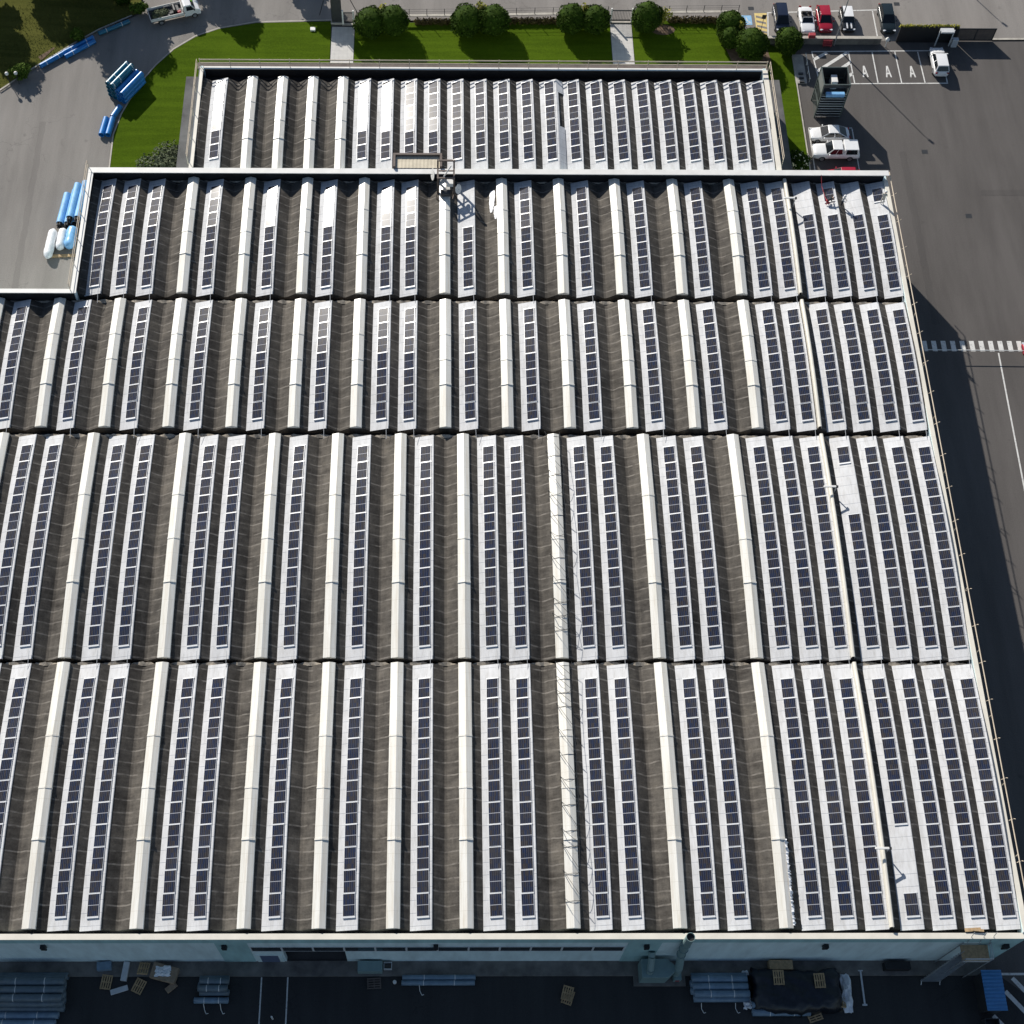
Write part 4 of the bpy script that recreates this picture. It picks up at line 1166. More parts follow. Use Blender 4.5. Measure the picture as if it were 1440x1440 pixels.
def car(loc, heading, L, W, Ht, colour, label, cab=(.24, .06, -.30, -.44), belt=.92, hood=.86, roof_mat=None, kind='hatch', group='cars parked around the plant', stripes=False, rear_deck=None):
    C_ = empty('parked_car', (loc[0], loc[1], 0.008), heading, label, 'car', group)
    w = W / 2; cm = M[colour]
    rd = rear_deck if rear_deck else belt + .02
    st = [(.50, w * .66, .30, .56, .58), (.487, w * .84, .24, .62, .66), (.44, w * .95, .20, .70, hood - .06), (.32, w * 1.0, .19, .80, hood), (cab[0], w, .19, belt - .05, belt),
          (0.0, w, .19, belt - .02, belt + .03), (cab[3] + .10, w, .2, belt, rd), (-.44, w * .96, .23, belt - .03, rd - .01), (-.485, w * .86, .28, belt - .1, rd - .08), (-.50, w * .72, .34, .60, .66)]
    b = body_mesh(L, W, st).build('body', cm, C_, smooth=True)
    ss = b.modifiers.new('sub', 'SUBSURF'); ss.levels = 1; ss.render_levels = 1
    wb = w * .90; wr = w * .70; zb = belt - .02; zt = Ht
    xf0, xf1, xr1, xr0 = [c * L for c in cab]
    if kind != 'open':
        B = [(xf0, -wb, zb), (xf0, wb, zb), (xr0, wb, zb), (xr0, -wb, zb)]
        Tt = [(xf1, -wr, zt - .03), (xf1, wr, zt - .03), (xr1, wr, zt - .05), (xr1, -wr, zt - .05)]
        h = MB(); h.add(B + Tt, [(3, 2, 1, 0), (0, 1, 5, 4), (1, 2, 6, 5), (2, 3, 7, 6), (3, 0, 4, 7)])
        xm = (xf1 + xr1) / 2
        h.grid([[(xf1 + (xr1 - xf1) * i / 5, yy * wr, zt - .04 + .05 * math.sin(PI * (.12 + .76 * i / 5)) * (1 - .55 * yy * yy)) for yy in (-1, -.5, 0, .5, 1)] for i in range(6)])
        h.build('cabin', cm, C_, merge=False, bevel=.07, seg=3)
        ro = MB(); ro.grid([[(xf1 - .05 + (xr1 - xf1 + .1) * i / 5, yy * wr * .97, zt - .02 + .05 * math.sin(PI * (.12 + .76 * i / 5)) * (1 - .55 * yy * yy)) for yy in (-1, -.5, 0, .5, 1)] for i in range(6)])
        ro.build('roof', M[roof_mat] if roof_mat else cm, C_, smooth=True)
        gm = M['car_glass']
        MB().add(quad_inset([B[0], B[1], Tt[1], Tt[0]], .10, .012), [(0, 1, 2, 3)]).build('windscreen', gm, C_)
        MB().add(quad_inset([B[2], B[3], Tt[3], Tt[2]], .13, .012), [(0, 1, 2, 3)]).build('rear_window', gm, C_)
        for s, (i, j) in ((1, (1, 2)), (-1, (3, 0))):
            q = quad_inset([B[i], B[j], Tt[j], Tt[i]], .10, .012)
            for a, c in ((0, .48), (.54, 1)):
                MB().add([q[0].lerp(q[1], a), q[0].lerp(q[1], c), q[3].lerp(q[2], c), q[3].lerp(q[2], a)], [(0, 1, 2, 3)]).build('side_window', gm, C_)
    else:
        tb = MB(); tb.box(xr0, xf0 - .25, -wb * .8, wb * .8, belt + .0, belt + .045); tb.build('cockpit', M['trim_black'], C_)
        for s in (-1, 1):
            se = MB(); se.obox((-.45, s * .36, belt + .08), .5, .46, .14); se.obox((-.70, s * .36, belt + .2), .18, .46, .40, 0, 0, -.2); se.build('seat', M['seat'], C_, bevel=.05)
        q = [(xf0, -wb * .88, belt), (xf0, wb * .88, belt), (xf0 - .55, wb * .72, belt + .38), (xf0 - .55, -wb * .72, belt + .38)]
        MB().add(q, [(0, 1, 2, 3)]).build('windscreen', M['car_glass'], C_)
        MB().path([q[0], q[3], q[2], q[1]], .035, 6).build('windscreen_frame', cm, C_)
        se = MB(); se.obox((xr0 + .12, 0, belt + .08), .5, wb * 1.5, .12); se.build('folded_top', M['trim_black'], C_, bevel=.05)
    r = .32 if Ht < 1.6 else .36
    for x in (.32 * L, -.31 * L):
        for y in (w - .10, -w + .10): wheel(C_, x, y, r, .21)
    for s in (-1, 1):
        MB().obox((.462 * L, s * w * .66, .66), .22, .34, .13, s * -.35).build('headlight', M['lamp_lens'], C_, bevel=.03)
        MB().obox((-.482 * L, s * w * .70, .82), .12, .30, .16, s * .25).build('tail_light', M['tail_lens'], C_, bevel=.02)
        MB().obox((cab[0] * L - .32, s * (w + .07), belt + .05), .13, .2, .13).build('mirror', cm, C_, bevel=.03)
    MB().obox((.494 * L, 0, .45), .05, W * .5, .14).build('grille', M['trim_black'], C_)
    MB().obox((-.497 * L, 0, .62), .03, .5, .11).build('number_plate', M['white_paint'], C_)
    if stripes:
        for s in (-1, 1):
            MB().grid([[(x * L, s * w * .30 + d, z) for d in (-.09, .09)] for x, z in ((.46, hood - .05), (.40, hood + .0), (.32, hood + .035), (.25, belt + .03))]).build('bonnet_stripe', M['white_paint'], C_)
    return C_
S_ = -PI / 2; N_ = PI / 2
car((41.95, 137.85), S_, 4.35, 1.82, 1.62, 'car_navy', 'navy people carrier parked beside the yellow hatching', cab=(.33, .14, -.36, -.46), belt=.98, hood=.90)
car((45.05, 137.55), S_, 4.25, 1.78, 1.25, 'car_white', 'white open roadster parked between the navy and the red car', cab=(.18, .0, -.22, -.24), belt=.86, hood=.82, kind='open')
car((47.25, 137.75), S_, 4.15, 1.76, 1.48, 'car_red', 'dark red hatchback parked beside the white roadster', cab=(.26, .06, -.34, -.45))
car((50.05, 137.65), S_, 3.75, 1.70, 1.42, 'car_black', 'small black car with white roof and two white bonnet stripes', cab=(.22, .10, -.40, -.46), belt=.94, hood=.88, roof_mat='white_paint', stripes=True)
car((54.95, 137.85), S_, 4.55, 1.82, 1.52, 'car_green', 'black car parked alone next to the hedge topped fence', cab=(.24, .06, -.36, -.46))
car((60.2, 130.75), N_, 4.45, 1.84, 1.62, 'car_white', 'white crossover parked alone at the end of the bays lettered A', cab=(.24, .06, -.40, -.47), belt=1.0, hood=.95)
car((45.55, 119.1), PI, 4.55, 1.82, 1.46, 'car_white', 'white saloon with sloping back parked behind the white pickup', cab=(.25, .06, -.20, -.42), belt=.93, hood=.86)
car((46.2, 112.75), PI, 4.0, 1.75, 1.46, 'car_red', 'red car mostly hidden below the roof edge, in front of the white pickup', cab=(.25, .06, -.34, -.45))
car((64.45, 88.95), PI, 4.1, 1.76, 1.48, 'car_red', 'red car cut by the right picture edge at the crosswalk', cab=(.25, .06, -.34, -.45))

# pickup with canopy
pk = empty('pickup_truck', (45.9, 116.4, .008), PI, 'white pickup with a canopy over its bed, parked in front of the white saloon', 'pickup', 'cars parked around the plant')
L = 5.4; w = .94; cm = M['car_white']
b = body_mesh(L, 1.88, [(.50, w * .72, .45, .80, .84), (.485, w * .90, .38, .88, .98), (.42, w, .34, .98, 1.06), (.26, w, .34, 1.04, 1.10), (0, w, .34, 1.06, 1.10), (-.4, w, .36, 1.06, 1.10), (-.47, w, .40, 1.04, 1.08), (-.48, w * .94, .45, 1.0, 1.02)]).build('body', cm, pk, smooth=True)
def cabin(parent, xs, zb, zt, wb, wr, nm, panes):
    B = [(xs[0], -wb, zb), (xs[0], wb, zb), (xs[3], wb, zb), (xs[3], -wb, zb)]; Tt = [(xs[1], -wr, zt), (xs[1], wr, zt), (xs[2], wr, zt), (xs[2], -wr, zt)]
    h = MB(); h.add(B + Tt, [(3, 2, 1, 0), (0, 1, 5, 4), (1, 2, 6, 5), (2, 3, 7, 6), (3, 0, 4, 7), (4, 5, 6, 7)]); h.build(nm, cm, parent, bevel=.05)
    for s, (i, j) in ((1, (1, 2)), (-1, (3, 0))):
        q = quad_inset([B[i], B[j], Tt[j], Tt[i]], .12, .012)
        for a, c in panes: MB().add([q[0].lerp(q[1], a), q[0].lerp(q[1], c), q[3].lerp(q[2], c), q[3].lerp(q[2], a)], [(0, 1, 2, 3)]).build('side_window', M['car_glass'], parent)
    return B, Tt
B, Tt = cabin(pk, (1.25, .55, -.55, -.65), 1.06, 1.78, .88, .72, 'cabin', [(0, .52), (.57, 1)])
MB().add(quad_inset([B[0], B[1], Tt[1], Tt[0]], .09, .012), [(0, 1, 2, 3)]).build('windscreen', M['car_glass'], pk)
B, Tt = cabin(pk, (-.72, -.75, -2.35, -2.5), 1.07, 1.80, .90, .80, 'canopy', [(.08, .92)])
MB().add(quad_inset([B[2], B[3], Tt[3], Tt[2]], .12, .012), [(0, 1, 2, 3)]).build('rear_window', M['car_glass'], pk)
for x in (1.65, -1.55):
    for y in (.84, -.84): wheel(pk, x, y, .38, .24)
for s in (-1, 1):
    MB().obox((2.52, s * .66, .88), .24, .36, .18, s * -.3).build('headlight', M['lamp_lens'], pk, bevel=.03)
    MB().obox((.95, s * 1.02, 1.18), .14, .22, .18).build('mirror', cm, pk, bevel=.03)
MB().obox((-2.62, 0, .55), .16, 1.7, .14).build('rear_bumper', M['galvanised'], pk, bevel=.02)

# flatbed truck in the west drive
tk = empty('flatbed_truck', (-32.2, 138.2, .008), .325, 'white flatbed truck loaded with cuttings and tools on the drive', 'truck')
b = MB(); b.box(-3.1, .95, -1.0, 1.0, .78, .88); b.box(-2.9, 2.2, -.35, -.2, .5, .78); b.box(-2.9, 2.2, .2, .35, .5, .78); b.build('chassis', M['steel_dark'], tk)
for nm, bx in (('side_board', (-3.1, .95, -1.04, -.99, .88, 1.28)), ('side_board', (-3.1, .95, .99, 1.04, .88, 1.28)), ('tailboard', (-3.14, -3.09, -1.04, 1.04, .88, 1.28)), ('headboard', (.90, .96, -1.0, 1.0, .88, 1.75))):
    MB().box(*bx).build(nm, M['cap_white'], tk)
cb = MB(); prof = [(1.05, .55), (1.05, 2.02), (1.2, 2.12), (2.0, 2.10), (2.45, 1.35), (2.95, 1.15), (3.05, .8), (3.05, .45), (1.05, .45)]
n = len(prof); cb.add([(x, -.95, z) for x, z in prof] + [(x, .95, z) for x, z in prof], [tuple(range(n)), tuple(range(2 * n - 1, n - 1, -1))] + [(i, (i + 1) % n, n + (i + 1) % n, n + i) for i in range(n)])
cb.build('cab', M['car_white'], tk, bevel=.06)
MB().add([(2.05, -.82, 2.04), (2.05, .82, 2.04), (2.46, .85, 1.37), (2.46, -.85, 1.37)], [(0, 1, 2, 3)]).build('windscreen', M['car_glass'], tk)
hv = MB().box(2.02, 2.03, .0, .01, 0, .01) if False else None
for s in (-1, 1):
    MB().add([(1.35, s * .957, 1.3), (2.30, s * .957, 1.3), (1.98, s * .957, 1.95), (1.35, s * .957, 1.95)], [(0, 1, 2, 3)]).build('side_window', M['car_glass'], tk)
    MB().obox((2.3, s * 1.1, 1.5), .1, .22, .3).build('mirror', M['trim_black'], tk)
    MB().obox((3.02, s * .7, .82), .08, .36, .2).build('headlight', M['lamp_lens'], tk)
for x, ys in ((2.25, (.83, -.83)), (-1.9, (.80, -.80))):
    for y in ys: wheel(tk, x, y, .36, .26)
vest = MB().obox((2.2, .25, 1.78), .34, .5, .04, .3, 0, .98).build('dashboard_vest', simple('hi_vis', (0.25, 0.75, 0.05), .7), tk)
V, Fc = leaves(rng, [(-2.2, -.1, 1.0), (-1.3, .2, 1.0), (-1.9, .4, .98)], [(.8, .75, .25), (.7, .6, .2), (.7, .5, .2)], 1400, .1, shell=.2, up=.6)
o = MB(); me = mesh_from('hedge_cuttings', V, Fc, M['leaf_olive']); o = link('hedge_cuttings', me); o.matrix_world = Matrix.Translation((-32.2, 138.2, .0)) @ Matrix.Rotation(.325, 4, 'Z')
tag(o, 'heap of greenish hedge cuttings lying in the bed of the white truck', 'cuttings', kind='stuff')
tl = MB(); tl.obox((.2, .1, 1.05), .7, .9, .4); tl.tube((.0, -.5, 1.35), (.0, .5, 1.4), .22, 10); tl.obox((-.4, -.5, 1.1), .5, .3, .35, .3); tl.tube((-1.2, .75, 1.15), (.7, .8, 1.4), .03, 5); tl.tube((-.9, -.6, 1.1), (.6, -.3, 1.3), .03, 5)
o = tl.build('garden_machine', M['steel_dark']); o.matrix_world = Matrix.Translation((-32.2, 138.2, .0)) @ Matrix.Rotation(.325, 4, 'Z'); tag(o, 'dark garden machine standing at the front of the truck bed', 'machine')
fc = MB(); fc.obox((-.3, .55, 1.2), .3, .25, .3).obox((.45, -.6, 1.15), .4, .25, .3, .4)
o = fc.build('fuel_cans', M['red']) if False else MB().obox((.5, -.62, 1.12), .4, .25, .45, .3).build('fuel_can', M['red'])
o.matrix_world = Matrix.Translation((-32.2, 138.2, .0)) @ Matrix.Rotation(.325, 4, 'Z'); tag(o, 'red fuel can in the bed of the white truck', 'can')

# ------------------------------------------------------------------ walls, gates and furniture of the north side
def thing1(name, mb, mat, label, cat, group=None, **kw):
    return tag(mb.build(name, mat, **kw), label, cat, group)
def garden_wall(pts, label):
    Wl = empty('garden_wall', (pts[0][0], pts[0][1], 0), label=label, cat='wall', group='low garden walls along the road')
    o = (pts[0][0], pts[0][1]); q = [(p[0] - o[0], p[1] - o[1]) for p in pts]
    MB().strip(q, .3, 0, .92).build('wall_base', M['concrete_dark'], Wl)
    MB().strip(q, .4, .923, 1.0).build('coping', M['kerb'], Wl)
    fr = MB()
    for a, b_ in zip(q[:-1], q[1:]):
        a = Vector(a); b_ = Vector(b_); n = max(1, round((b_ - a).length / 2.1))
        for i in range(n + 1):
            p = a + (b_ - a) * i / n; fr.tube((p.x, p.y, 1.0), (p.x, p.y, 1.95), .04, 6)
        for z in (1.2, 1.55, 1.9): fr.tube((a.x, a.y, z), (b_.x, b_.y, z), .014, 4)
    fr.build('fence_railing', M['steel_dark'], Wl)
garden_wall([(-10.0, 137.45), (5, 137.75), (20.7, 138.2)], 'low wall with railing between the two garden paths')
garden_wall([(23.9, 138.3), (36.7, 138.55)], 'low wall with railing right of the small white framed gate')
lw = empty('parking_wall', (45.5, 134.2, 0), label='grey wall with pale coping between the two car parks', cat='wall')
MB().box(-8, 8.2, -.15, .15, 0, .95).build('wall_base', M['concrete_dark'], lw); MB().box(-8, 8.25, -.22, .22, .953, 1.03).build('coping', M['kerb'], lw)
for x, c, z in ((-.35, 'mail_box', 1.03),):
    m = MB(); m.box(x - .4, x + .4, -.25, .25, z, z + .5)
    thing1('mail_box', m, M['red'], 'red box standing on the coping of the parking wall', 'box', loc=(45.5, 134.2, 0), bevel=.03)
rk = MB(); rk.box(-.55, .55, -.35, .05, .35, .43); rk.box(-.55, .55, .0, .06, .43, .95); [rk.tube((-.5 + .2 * i, -.35, .44), (-.5 + .2 * i, .0, .95), .02, 5) for i in range(6)]; [rk.tube((x, -.15, 0), (x, -.15, .35), .03, 6) for x in (-.45, .45)]
thing1('red_bench', rk, M['red'], 'faded red slatted bench at the foot of the parking wall', 'bench', loc=(47.15, 133.75, 0.01))
wl = MB(); wl.tube((0, 0, 0), (0, 0, .9), .05, 8); wl.lathe([(.05, .9), (.22, .95), (.25, 1.2), (.1, 1.4), (.02, 1.45)], n=14)
thing1('bollard_lamp', wl, M['cap_white'], 'white bollard lamp at the right end of the parking wall', 'lamp', loc=(54.3, 133.75, .01))

# hedge topped fence, portal, sliding gate
hf = empty('screen_fence', (59.2, 134.55, 0), label='tall black screen fence with green growing along its top', cat='fence')
MB().box(-3.5, 3.6, -.08, .08, 0, 2.45).build('screen_panel', M['black'], hf)
p = MB(); [p.box(x - .07, x + .07, .085, .2, 0, 2.5) for x in (-3.4, -1.1, 1.2, 3.5)]; p.build('post', M['steel_dark'], hf)
V, Fc = leaves(rng, [(x, .12, 2.45) for x in np.arange(-3.4, 3.5, .4)], [(.35, .22, .2)] * 18, 700, .12, shell=.2, up=.6); link('climber', mesh_from('climber', V, Fc, M['leaf_yellow']), hf)
pt = MB()
for x in (-.85, .85): pt.box(x - .06, x + .06, -.06, .06, 0, 2.5)
pt.box(-.79, .79, -.35, .35, 2.3, 2.5)
thing1('gate_portal', pt, M['light_grey'], 'pale steel portal frame standing before the black screen fence', 'portal', loc=(61.2, 133.9, .01))
bx = MB(); bx.box(-.35, .35, -.25, .25, .0, 1.15)
thing1('control_cabinet', bx, M['light_grey'], 'small pale control cabinet beside the steel portal', 'cabinet', loc=(62.6, 133.9, .01), bevel=.02)
gt = empty('sliding_gate', (65.2, 134.75, 0), label='dark sliding gate of two infilled panels at the drive', cat='gate')
f = MB(); f.box(-2.3, 2.3, -.05, .05, .1, .25); f.box(-2.3, 2.3, -.05, .05, 1.85, 2.0); [f.box(x - .07, x + .07, -.05, .05, .251, 1.849) for x in (-2.22, 0, 2.22)]; f.build('gate_frame', M['steel_dark'], gt)
for a, b_ in ((-2.14, -.08), (.08, 2.14)): MB().box(a, b_, -.02, .02, .26, 1.84).build('infill_panel', M['steel_brown'], gt)

# garden gates
def garden_gate(x0, x1, y, label):
    g_ = empty('garden_gate', ((x0 + x1) / 2, y, .1), label=label, cat='gate', group='gates at the garden paths')
    h = (x1 - x0) / 2
    for s in (-1, 1): MB().box(s * h - .09, s * h + .09, -.09, .09, 0, 2.1).build('gate_post', M['cap_white'], g_)
    f = MB(); f.box(-h + .1, h - .1, -.03, .03, .15, .3); f.box(-h + .1, h - .1, -.03, .03, 1.7, 1.85); [f.box(-h + .15 + (2 * h - .3) * i / 12 - .02, -h + .15 + (2 * h - .3) * i / 12 + .02, -.02, .02, .301, 1.699) for i in range(13)]
    f.build('gate_leaf', M['steel_dark'], g_)
    MB().box(-h - .1, h + .1, -.25, .25, -.02, .03).build('threshold', M['kerb'], g_)
garden_gate(21.05, 23.6, 137.6, 'small dark gate between white posts at the right garden path')
garden_gate(-11.65, -10.35, 137.0, 'narrow dark gate at the left garden path, beside the tall pylon')
py_ = empty('entrance_pylon', (-12.4, 137.3, 0), label='tall dark entrance pylon beside the left garden path', cat='pylon')
MB().box(-.62, .62, -.2, .2, .3, 6.0).build('slab', M['steel_dark'], py_); MB().box(-.75, .75, -.35, .35, 0, .3).build('plinth', M['concrete'], py_)
MB().path([(-.7, .3, 6.0), (-2.2, 1.2, .1)], .05, 6).path([(.7, .3, 6.0), (2.6, 1.2, .1)], .05, 6).build('stay_cable', M['steel_dark'], py_)

# steel tower with air conditioner on the lot
M['tower_steel'] = simple('tower_steel', (0.085, 0.105, 0.10), .5)
tw = empty('steel_tower', (45.75, 123.6, .01), label='dark steel louvred tower with open top on the parking lot', cat='tower')
hx, hy, ht = 1.5, 1.35, 5.3
f = MB()
for x in (-hx, hx):
    for y in (-hy, hy): f.box(x - .07, x + .07, y - .07, y + .07, 0, ht)
for z in (1.9, 3.6, ht - .12):
    f.box(-hx + .071, hx - .071, -hy - .05, -hy + .05, z, z + .12); f.box(-hx + .071, hx - .071, hy - .05, hy + .05, z, z + .12)
    f.box(-hx - .05, -hx + .05, -hy + .071, hy - .071, z, z + .12); f.box(hx - .05, hx + .05, -hy + .071, hy - .071, z, z + .12)
f.build('frame', M['tower_steel'], tw)
lv = MB()
for k in range(9): lv.obox((0, -hy - .02, .25 + k * .4), 2 * hx - .16, .16, .05, 0, -.5, 0)
lv.build('louvre_front', M['galvanised'], tw)
MB().box(-hx + .08, hx - .08, -hy + .10, -hy + .12, .05, 3.55).build('back_sheet', M['black'], tw)
MB().box(-hx - .02, -hx + .02, -hy + .08, hy - .08, 3.73, ht - .13).build('side_sheet', M['steel_grey'], tw)
lt = MB()
for k in range(7): lt.tube((-hx, -hy + .1, .2 + k * .5), (-hx, hy - .1, .6 + k * .5), .03, 5)
lt.build('side_lattice', M['tower_steel'], tw)
MB().box(-hx + .08, hx - .08, -hy + .13, hy - .08, 3.45, 3.52).build('deck', M['steel_dark'], tw)
MB().box(hx - .02, hx + .02, -hy + .08, hy - .08, .05, ht - .13).build('side_sheet', M['steel_dark'], tw)
MB().box(-hx + .08, hx - .08, hy - .02, hy + .02, .05, ht - .13).build('back_sheet', M['steel_dark'], tw)
MB().box(-hx + .08, hx - .08, -hy - .045, -hy - .02, ht - .55, ht - .125).build('fascia', M['steel_dark'], tw)
ac = MB(); ac.box(-.35, .25, -.3, .55, 3.53, 4.75)
MB().box(-.45, .25, -.45, .7, 0, 1.15).build('air_conditioner', M['cap_white'], None, loc=(45.85, 123.7, 3.54), bevel=.03)
tag(bpy.data.objects['air_conditioner'], 'white air conditioner box inside the open top of the steel tower', 'air conditioner')
o = MB().obox((0, 0, 0), 2.2, .5, .5).build('blue_bundle', M['plastic_pale_blue'], None, loc=(45.75, 122.0, 3.95), bevel=.1); tag(o, 'blue wrapped bundle on the front ledge of the steel tower', 'bundle')

# paved slab with wheel stops and low rail
sb = empty('paved_slab', (43.45, 129.9, 0), label='pale paved slab with dark wheel stops beside the hatched bay', cat='slab')
MB().box(-.75, .6, -2.35, 2.35, 0, .12).build('slab_base', M['concrete'], sb)
for y in (-.9, -1.6, -2.2): MB().box(-.3, .25, y - .12, y + .12, .121, .3).build('wheel_stop', M['steel_dark'], sb)
r_ = MB(); [r_.tube((.85, y, 0), (.85, y, .6), .03, 6) for y in (-2.1, -.7, .7, 2.1)]; r_.tube((.85, -2.1, .6), (.85, -.1, .6), .04, 6); r_.tube((.85, .1, .6), (.85, 2.1, .6), .04, 6); r_.build('low_rail', M['cap_white'], sb)

# lamp posts, sign, barrier
def street_lamp(x, y, h, label, az):
    P_ = empty('street_lamp', (x, y, 0), az, label, 'street lamp', 'street lamps by the car parks')
    MB().tube((0, 0, 0), (0, 0, h), .09, 10, .05).build('pole', M['galvanised'], P_)
    MB().tube((0, 0, h - .05), (.7, 0, h + .05), .035, 6).build('arm', M['galvanised'], P_)
    MB().obox((.95, 0, h + .06), .75, .30, .12).build('lamp_head', M['steel_grey'], P_, bevel=.03)
street_lamp(48.1, 133.95, 9.7, 'slender street lamp at the parking wall behind the small black car', -.9)
street_lamp(60.1, 153.1, 9.8, 'street lamp beyond the top edge, casting its shadow on the road', -.9)
sg = empty('bay_sign', (39.4, 136.3, 0), label='small dark sign on a thin post in the yellow hatching', cat='sign')
MB().tube((0, 0, 0), (0, 0, 2.2), .03, 8).build('post', M['steel_dark'], sg); MB().obox((0, 0, 2.2), .5, .05, .6).build('sign_plate', M['steel_dark'], sg)
bar = empty('boom_barrier', (51.5, 88.55, 0), label='white boom barrier lowered across the crosswalk', cat='barrier')
MB().tube((0, 0, .95), (10.75, -.1, .95), .045, 8).build('boom', M['cap_white'], bar); MB().box(-.2, .2, -.2, .2, 0, 1.1).build('drive_post', M['steel_grey'], bar, bevel=.02)
# globe lamps in the west
for x, y, lab in ((-50.8, 126.9, 'left of the two white globe lamps beside the round bush'), (-49.75, 127.0, 'right of the two white globe lamps beside the round bush')):
    g_ = empty('globe_lamp', (x, y, 0), label=lab, cat='lamp', group='white globe lamps at the west yard')
    MB().tube((0, 0, 0), (0, 0, 1.55), .045, 8).build('pole', M['steel_dark'], g_)
    MB().lathe([(.05, 1.5)] + [(.22 * math.sin(a), 1.72 - .22 * math.cos(a)) for a in [.4 + i * .26 for i in range(10)]] + [(.01, 1.94)], n=14).build('globe', M['cap_white'], g_, smooth=True)
ic = MB(); ic.box(-.3, .3, -.25, .25, 0, .22); thing1('inspection_cover', ic, M['cap_white'], 'small white inspection cover in the lawn left of the first path', 'cover', loc=(-15.3, 136.0, .09), bevel=.02)
# ------------------------------------------------------------------ west yard: pipes and bales
def ring_pipes(name, a, b, r, mat, label, cat='pipe', group=None, straps=(.25, .75), open_end=True):
    """one wrapped pipe from a to b (axis)"""
    a = Vector(a); b = Vector(b)
    P_ = empty(name, a, 0, label, cat, group)
    d = b - a
    MB().hollow((0, 0, 0), d, r, r * .86, 20).build('pipe_shell', M[mat], P_, smooth=False)
    s = MB()
    for t in straps:
        c = d * t; u = d.normalized() * .035; s.hollow(c - u, c + u, r + .008, r - .004, 20)
    if straps: s.build('strap', M['cap_white'], P_)
    return P_
GP = 'blue pipes lined along the slope'
ring_pipes('blue_pipe', (-47.55, 129.55, .3), (-44.95, 131.75, .3), .28, 'plastic_blue', 'single blue pipe lying on the kerb, nearest the globe lamps', group=GP)
ring_pipes('blue_pipe', (-44.75, 131.1, .3), (-41.5, 133.75, .3), .28, 'plastic_blue', 'front blue pipe of the pair on the kerb', group=GP)
ring_pipes('blue_pipe', (-45.0, 131.75, .32), (-41.75, 134.35, .32), .28, 'plastic_blue', 'rear blue pipe of the pair on the kerb', group=GP)
ring_pipes('blue_pipe', (-41.2, 135.0, .3), (-37.7, 137.1, .3), .27, 'plastic_teal', 'dark blue pipe in tree shade behind the truck', group=GP)
# big pile
d = Vector((3.1, 5.05, 0)).normalized(); n_ = Vector((d.y, -d.x, 0)); o0 = Vector((-39.0, 125.1, 0))
k = 0
ORDL = ['leftmost', 'second', 'third', 'fourth', 'rightmost']
for j in range(4):
    for i in range((4, 4, 4, 2)[j]):
        c = o0 + n_ * (.36 + i * .66 ) + Vector((0, 0, .34 + j * .6))
        m = 'plastic_teal' if i < 2 else 'plastic_blue'
        lv = ('bottom', 'second', 'third', 'top')[j]
        lab = '%s %s pipe in the %s layer of the big pile at the lawn' % (('leftmost', 'second', 'third', 'fourth', 'fifth')[i], 'teal' if i < 2 else 'blue', lv)
        ring_pipes('wrapped_pipe', c, c + d * 3.9, .32, m, lab, group='pipes in the big pile at the lawn', straps=(.06, .35, .94) if j >= 2 and i < 2 else ())
ring_pipes('short_blue_pipe', (-38.05, 121.5, .32), (-37.35, 123.2, .32), .33, 'plastic_blue', 'single short blue pipe between the big pile and the pair', group='short blue pipes beside the lawn kerb', straps=())
ring_pipes('short_blue_pipe', (-39.05, 118.7, .36), (-38.75, 121.3, .36), .35, 'plastic_blue', 'left of the two short blue pipes beside the lawn kerb', group='short blue pipes beside the lawn kerb', straps=())
ring_pipes('short_blue_pipe', (-38.3, 118.7, .36), (-38.0, 121.3, .36), .35, 'plastic_blue', 'right of the two short blue pipes beside the lawn kerb', group='short blue pipes beside the lawn kerb', straps=())
# pale blue pipes against the building
for i, (x, y0, y1, z, lab) in enumerate(((-42.2, 105.6, 109.8, .42, 'leftmost pale blue pipe on the ground against the west wall'), (-41.35, 105.6, 110.3, .42, 'second pale blue pipe on the ground against the west wall'),
        (-40.5, 105.6, 110.8, .42, 'third pale blue pipe on the ground against the west wall'), (-39.65, 105.6, 110.8, .42, 'rightmost pale blue pipe on the ground against the west wall'),
        (-40.95, 105.8, 110.6, 1.16, 'left pale blue pipe in the upper layer against the west wall'), (-40.1, 105.8, 110.9, 1.16, 'right pale blue pipe in the upper layer against the west wall'))):
    P_ = ring_pipes('pale_blue_pipe', (x, y0, z), (x + .35, y1, z), .415, 'plastic_pale_blue', lab, group='pale blue pipes against the west wall', straps=())
    ends = MB()
    for q in range(5):
        a = q * 1.256; ends.tube((.23 * math.cos(a), -.35 - .05 * q, .23 * math.sin(a)), (.23 * math.cos(a) + .01, .4, .23 * math.sin(a)), .12, 8)
    ends.build('inner_pipes', M['black'], P_)
def bale(x, y, L, r, mat, label, ang=0.05):
    rr = random.Random(int(x * 10)); B_ = []
    mb = MB(); rows = []
    for i in range(13):
        t = i / 12; k_ = (1 - abs(2 * t - 1) ** 8) ** .5 * .85 + .15 if 0 < i < 12 else .35
        rows.append([(math.cos(a) * r * k_ * (1 + rr.uniform(-.07, .07)), t * L, max(.0, r * .95 + math.sin(a) * r * .95 * k_ * (1 + rr.uniform(-.07, .07)))) for a in [q * 2 * PI / 14 for q in range(15)]])
    mb.grid(rows); [mb.add(r_, [tuple(range(14))]) for r_ in (rows[0][:14], rows[-1][:14])]
    o = mb.build('wrapped_bale', M[mat], None, smooth=True, loc=(x, y, .02), rot=(0, 0, -ang)); tag(o, label, 'bale', 'film wrapped bales at the west wall')
bale(-42.95, 100.7, 4.0, .52, 'plastic_white', 'long white film wrapped bale, leftmost at the west wall')
bale(-41.8, 101.9, 2.9, .5, 'plastic_white', 'short white film wrapped bale in the middle of three at the west wall')
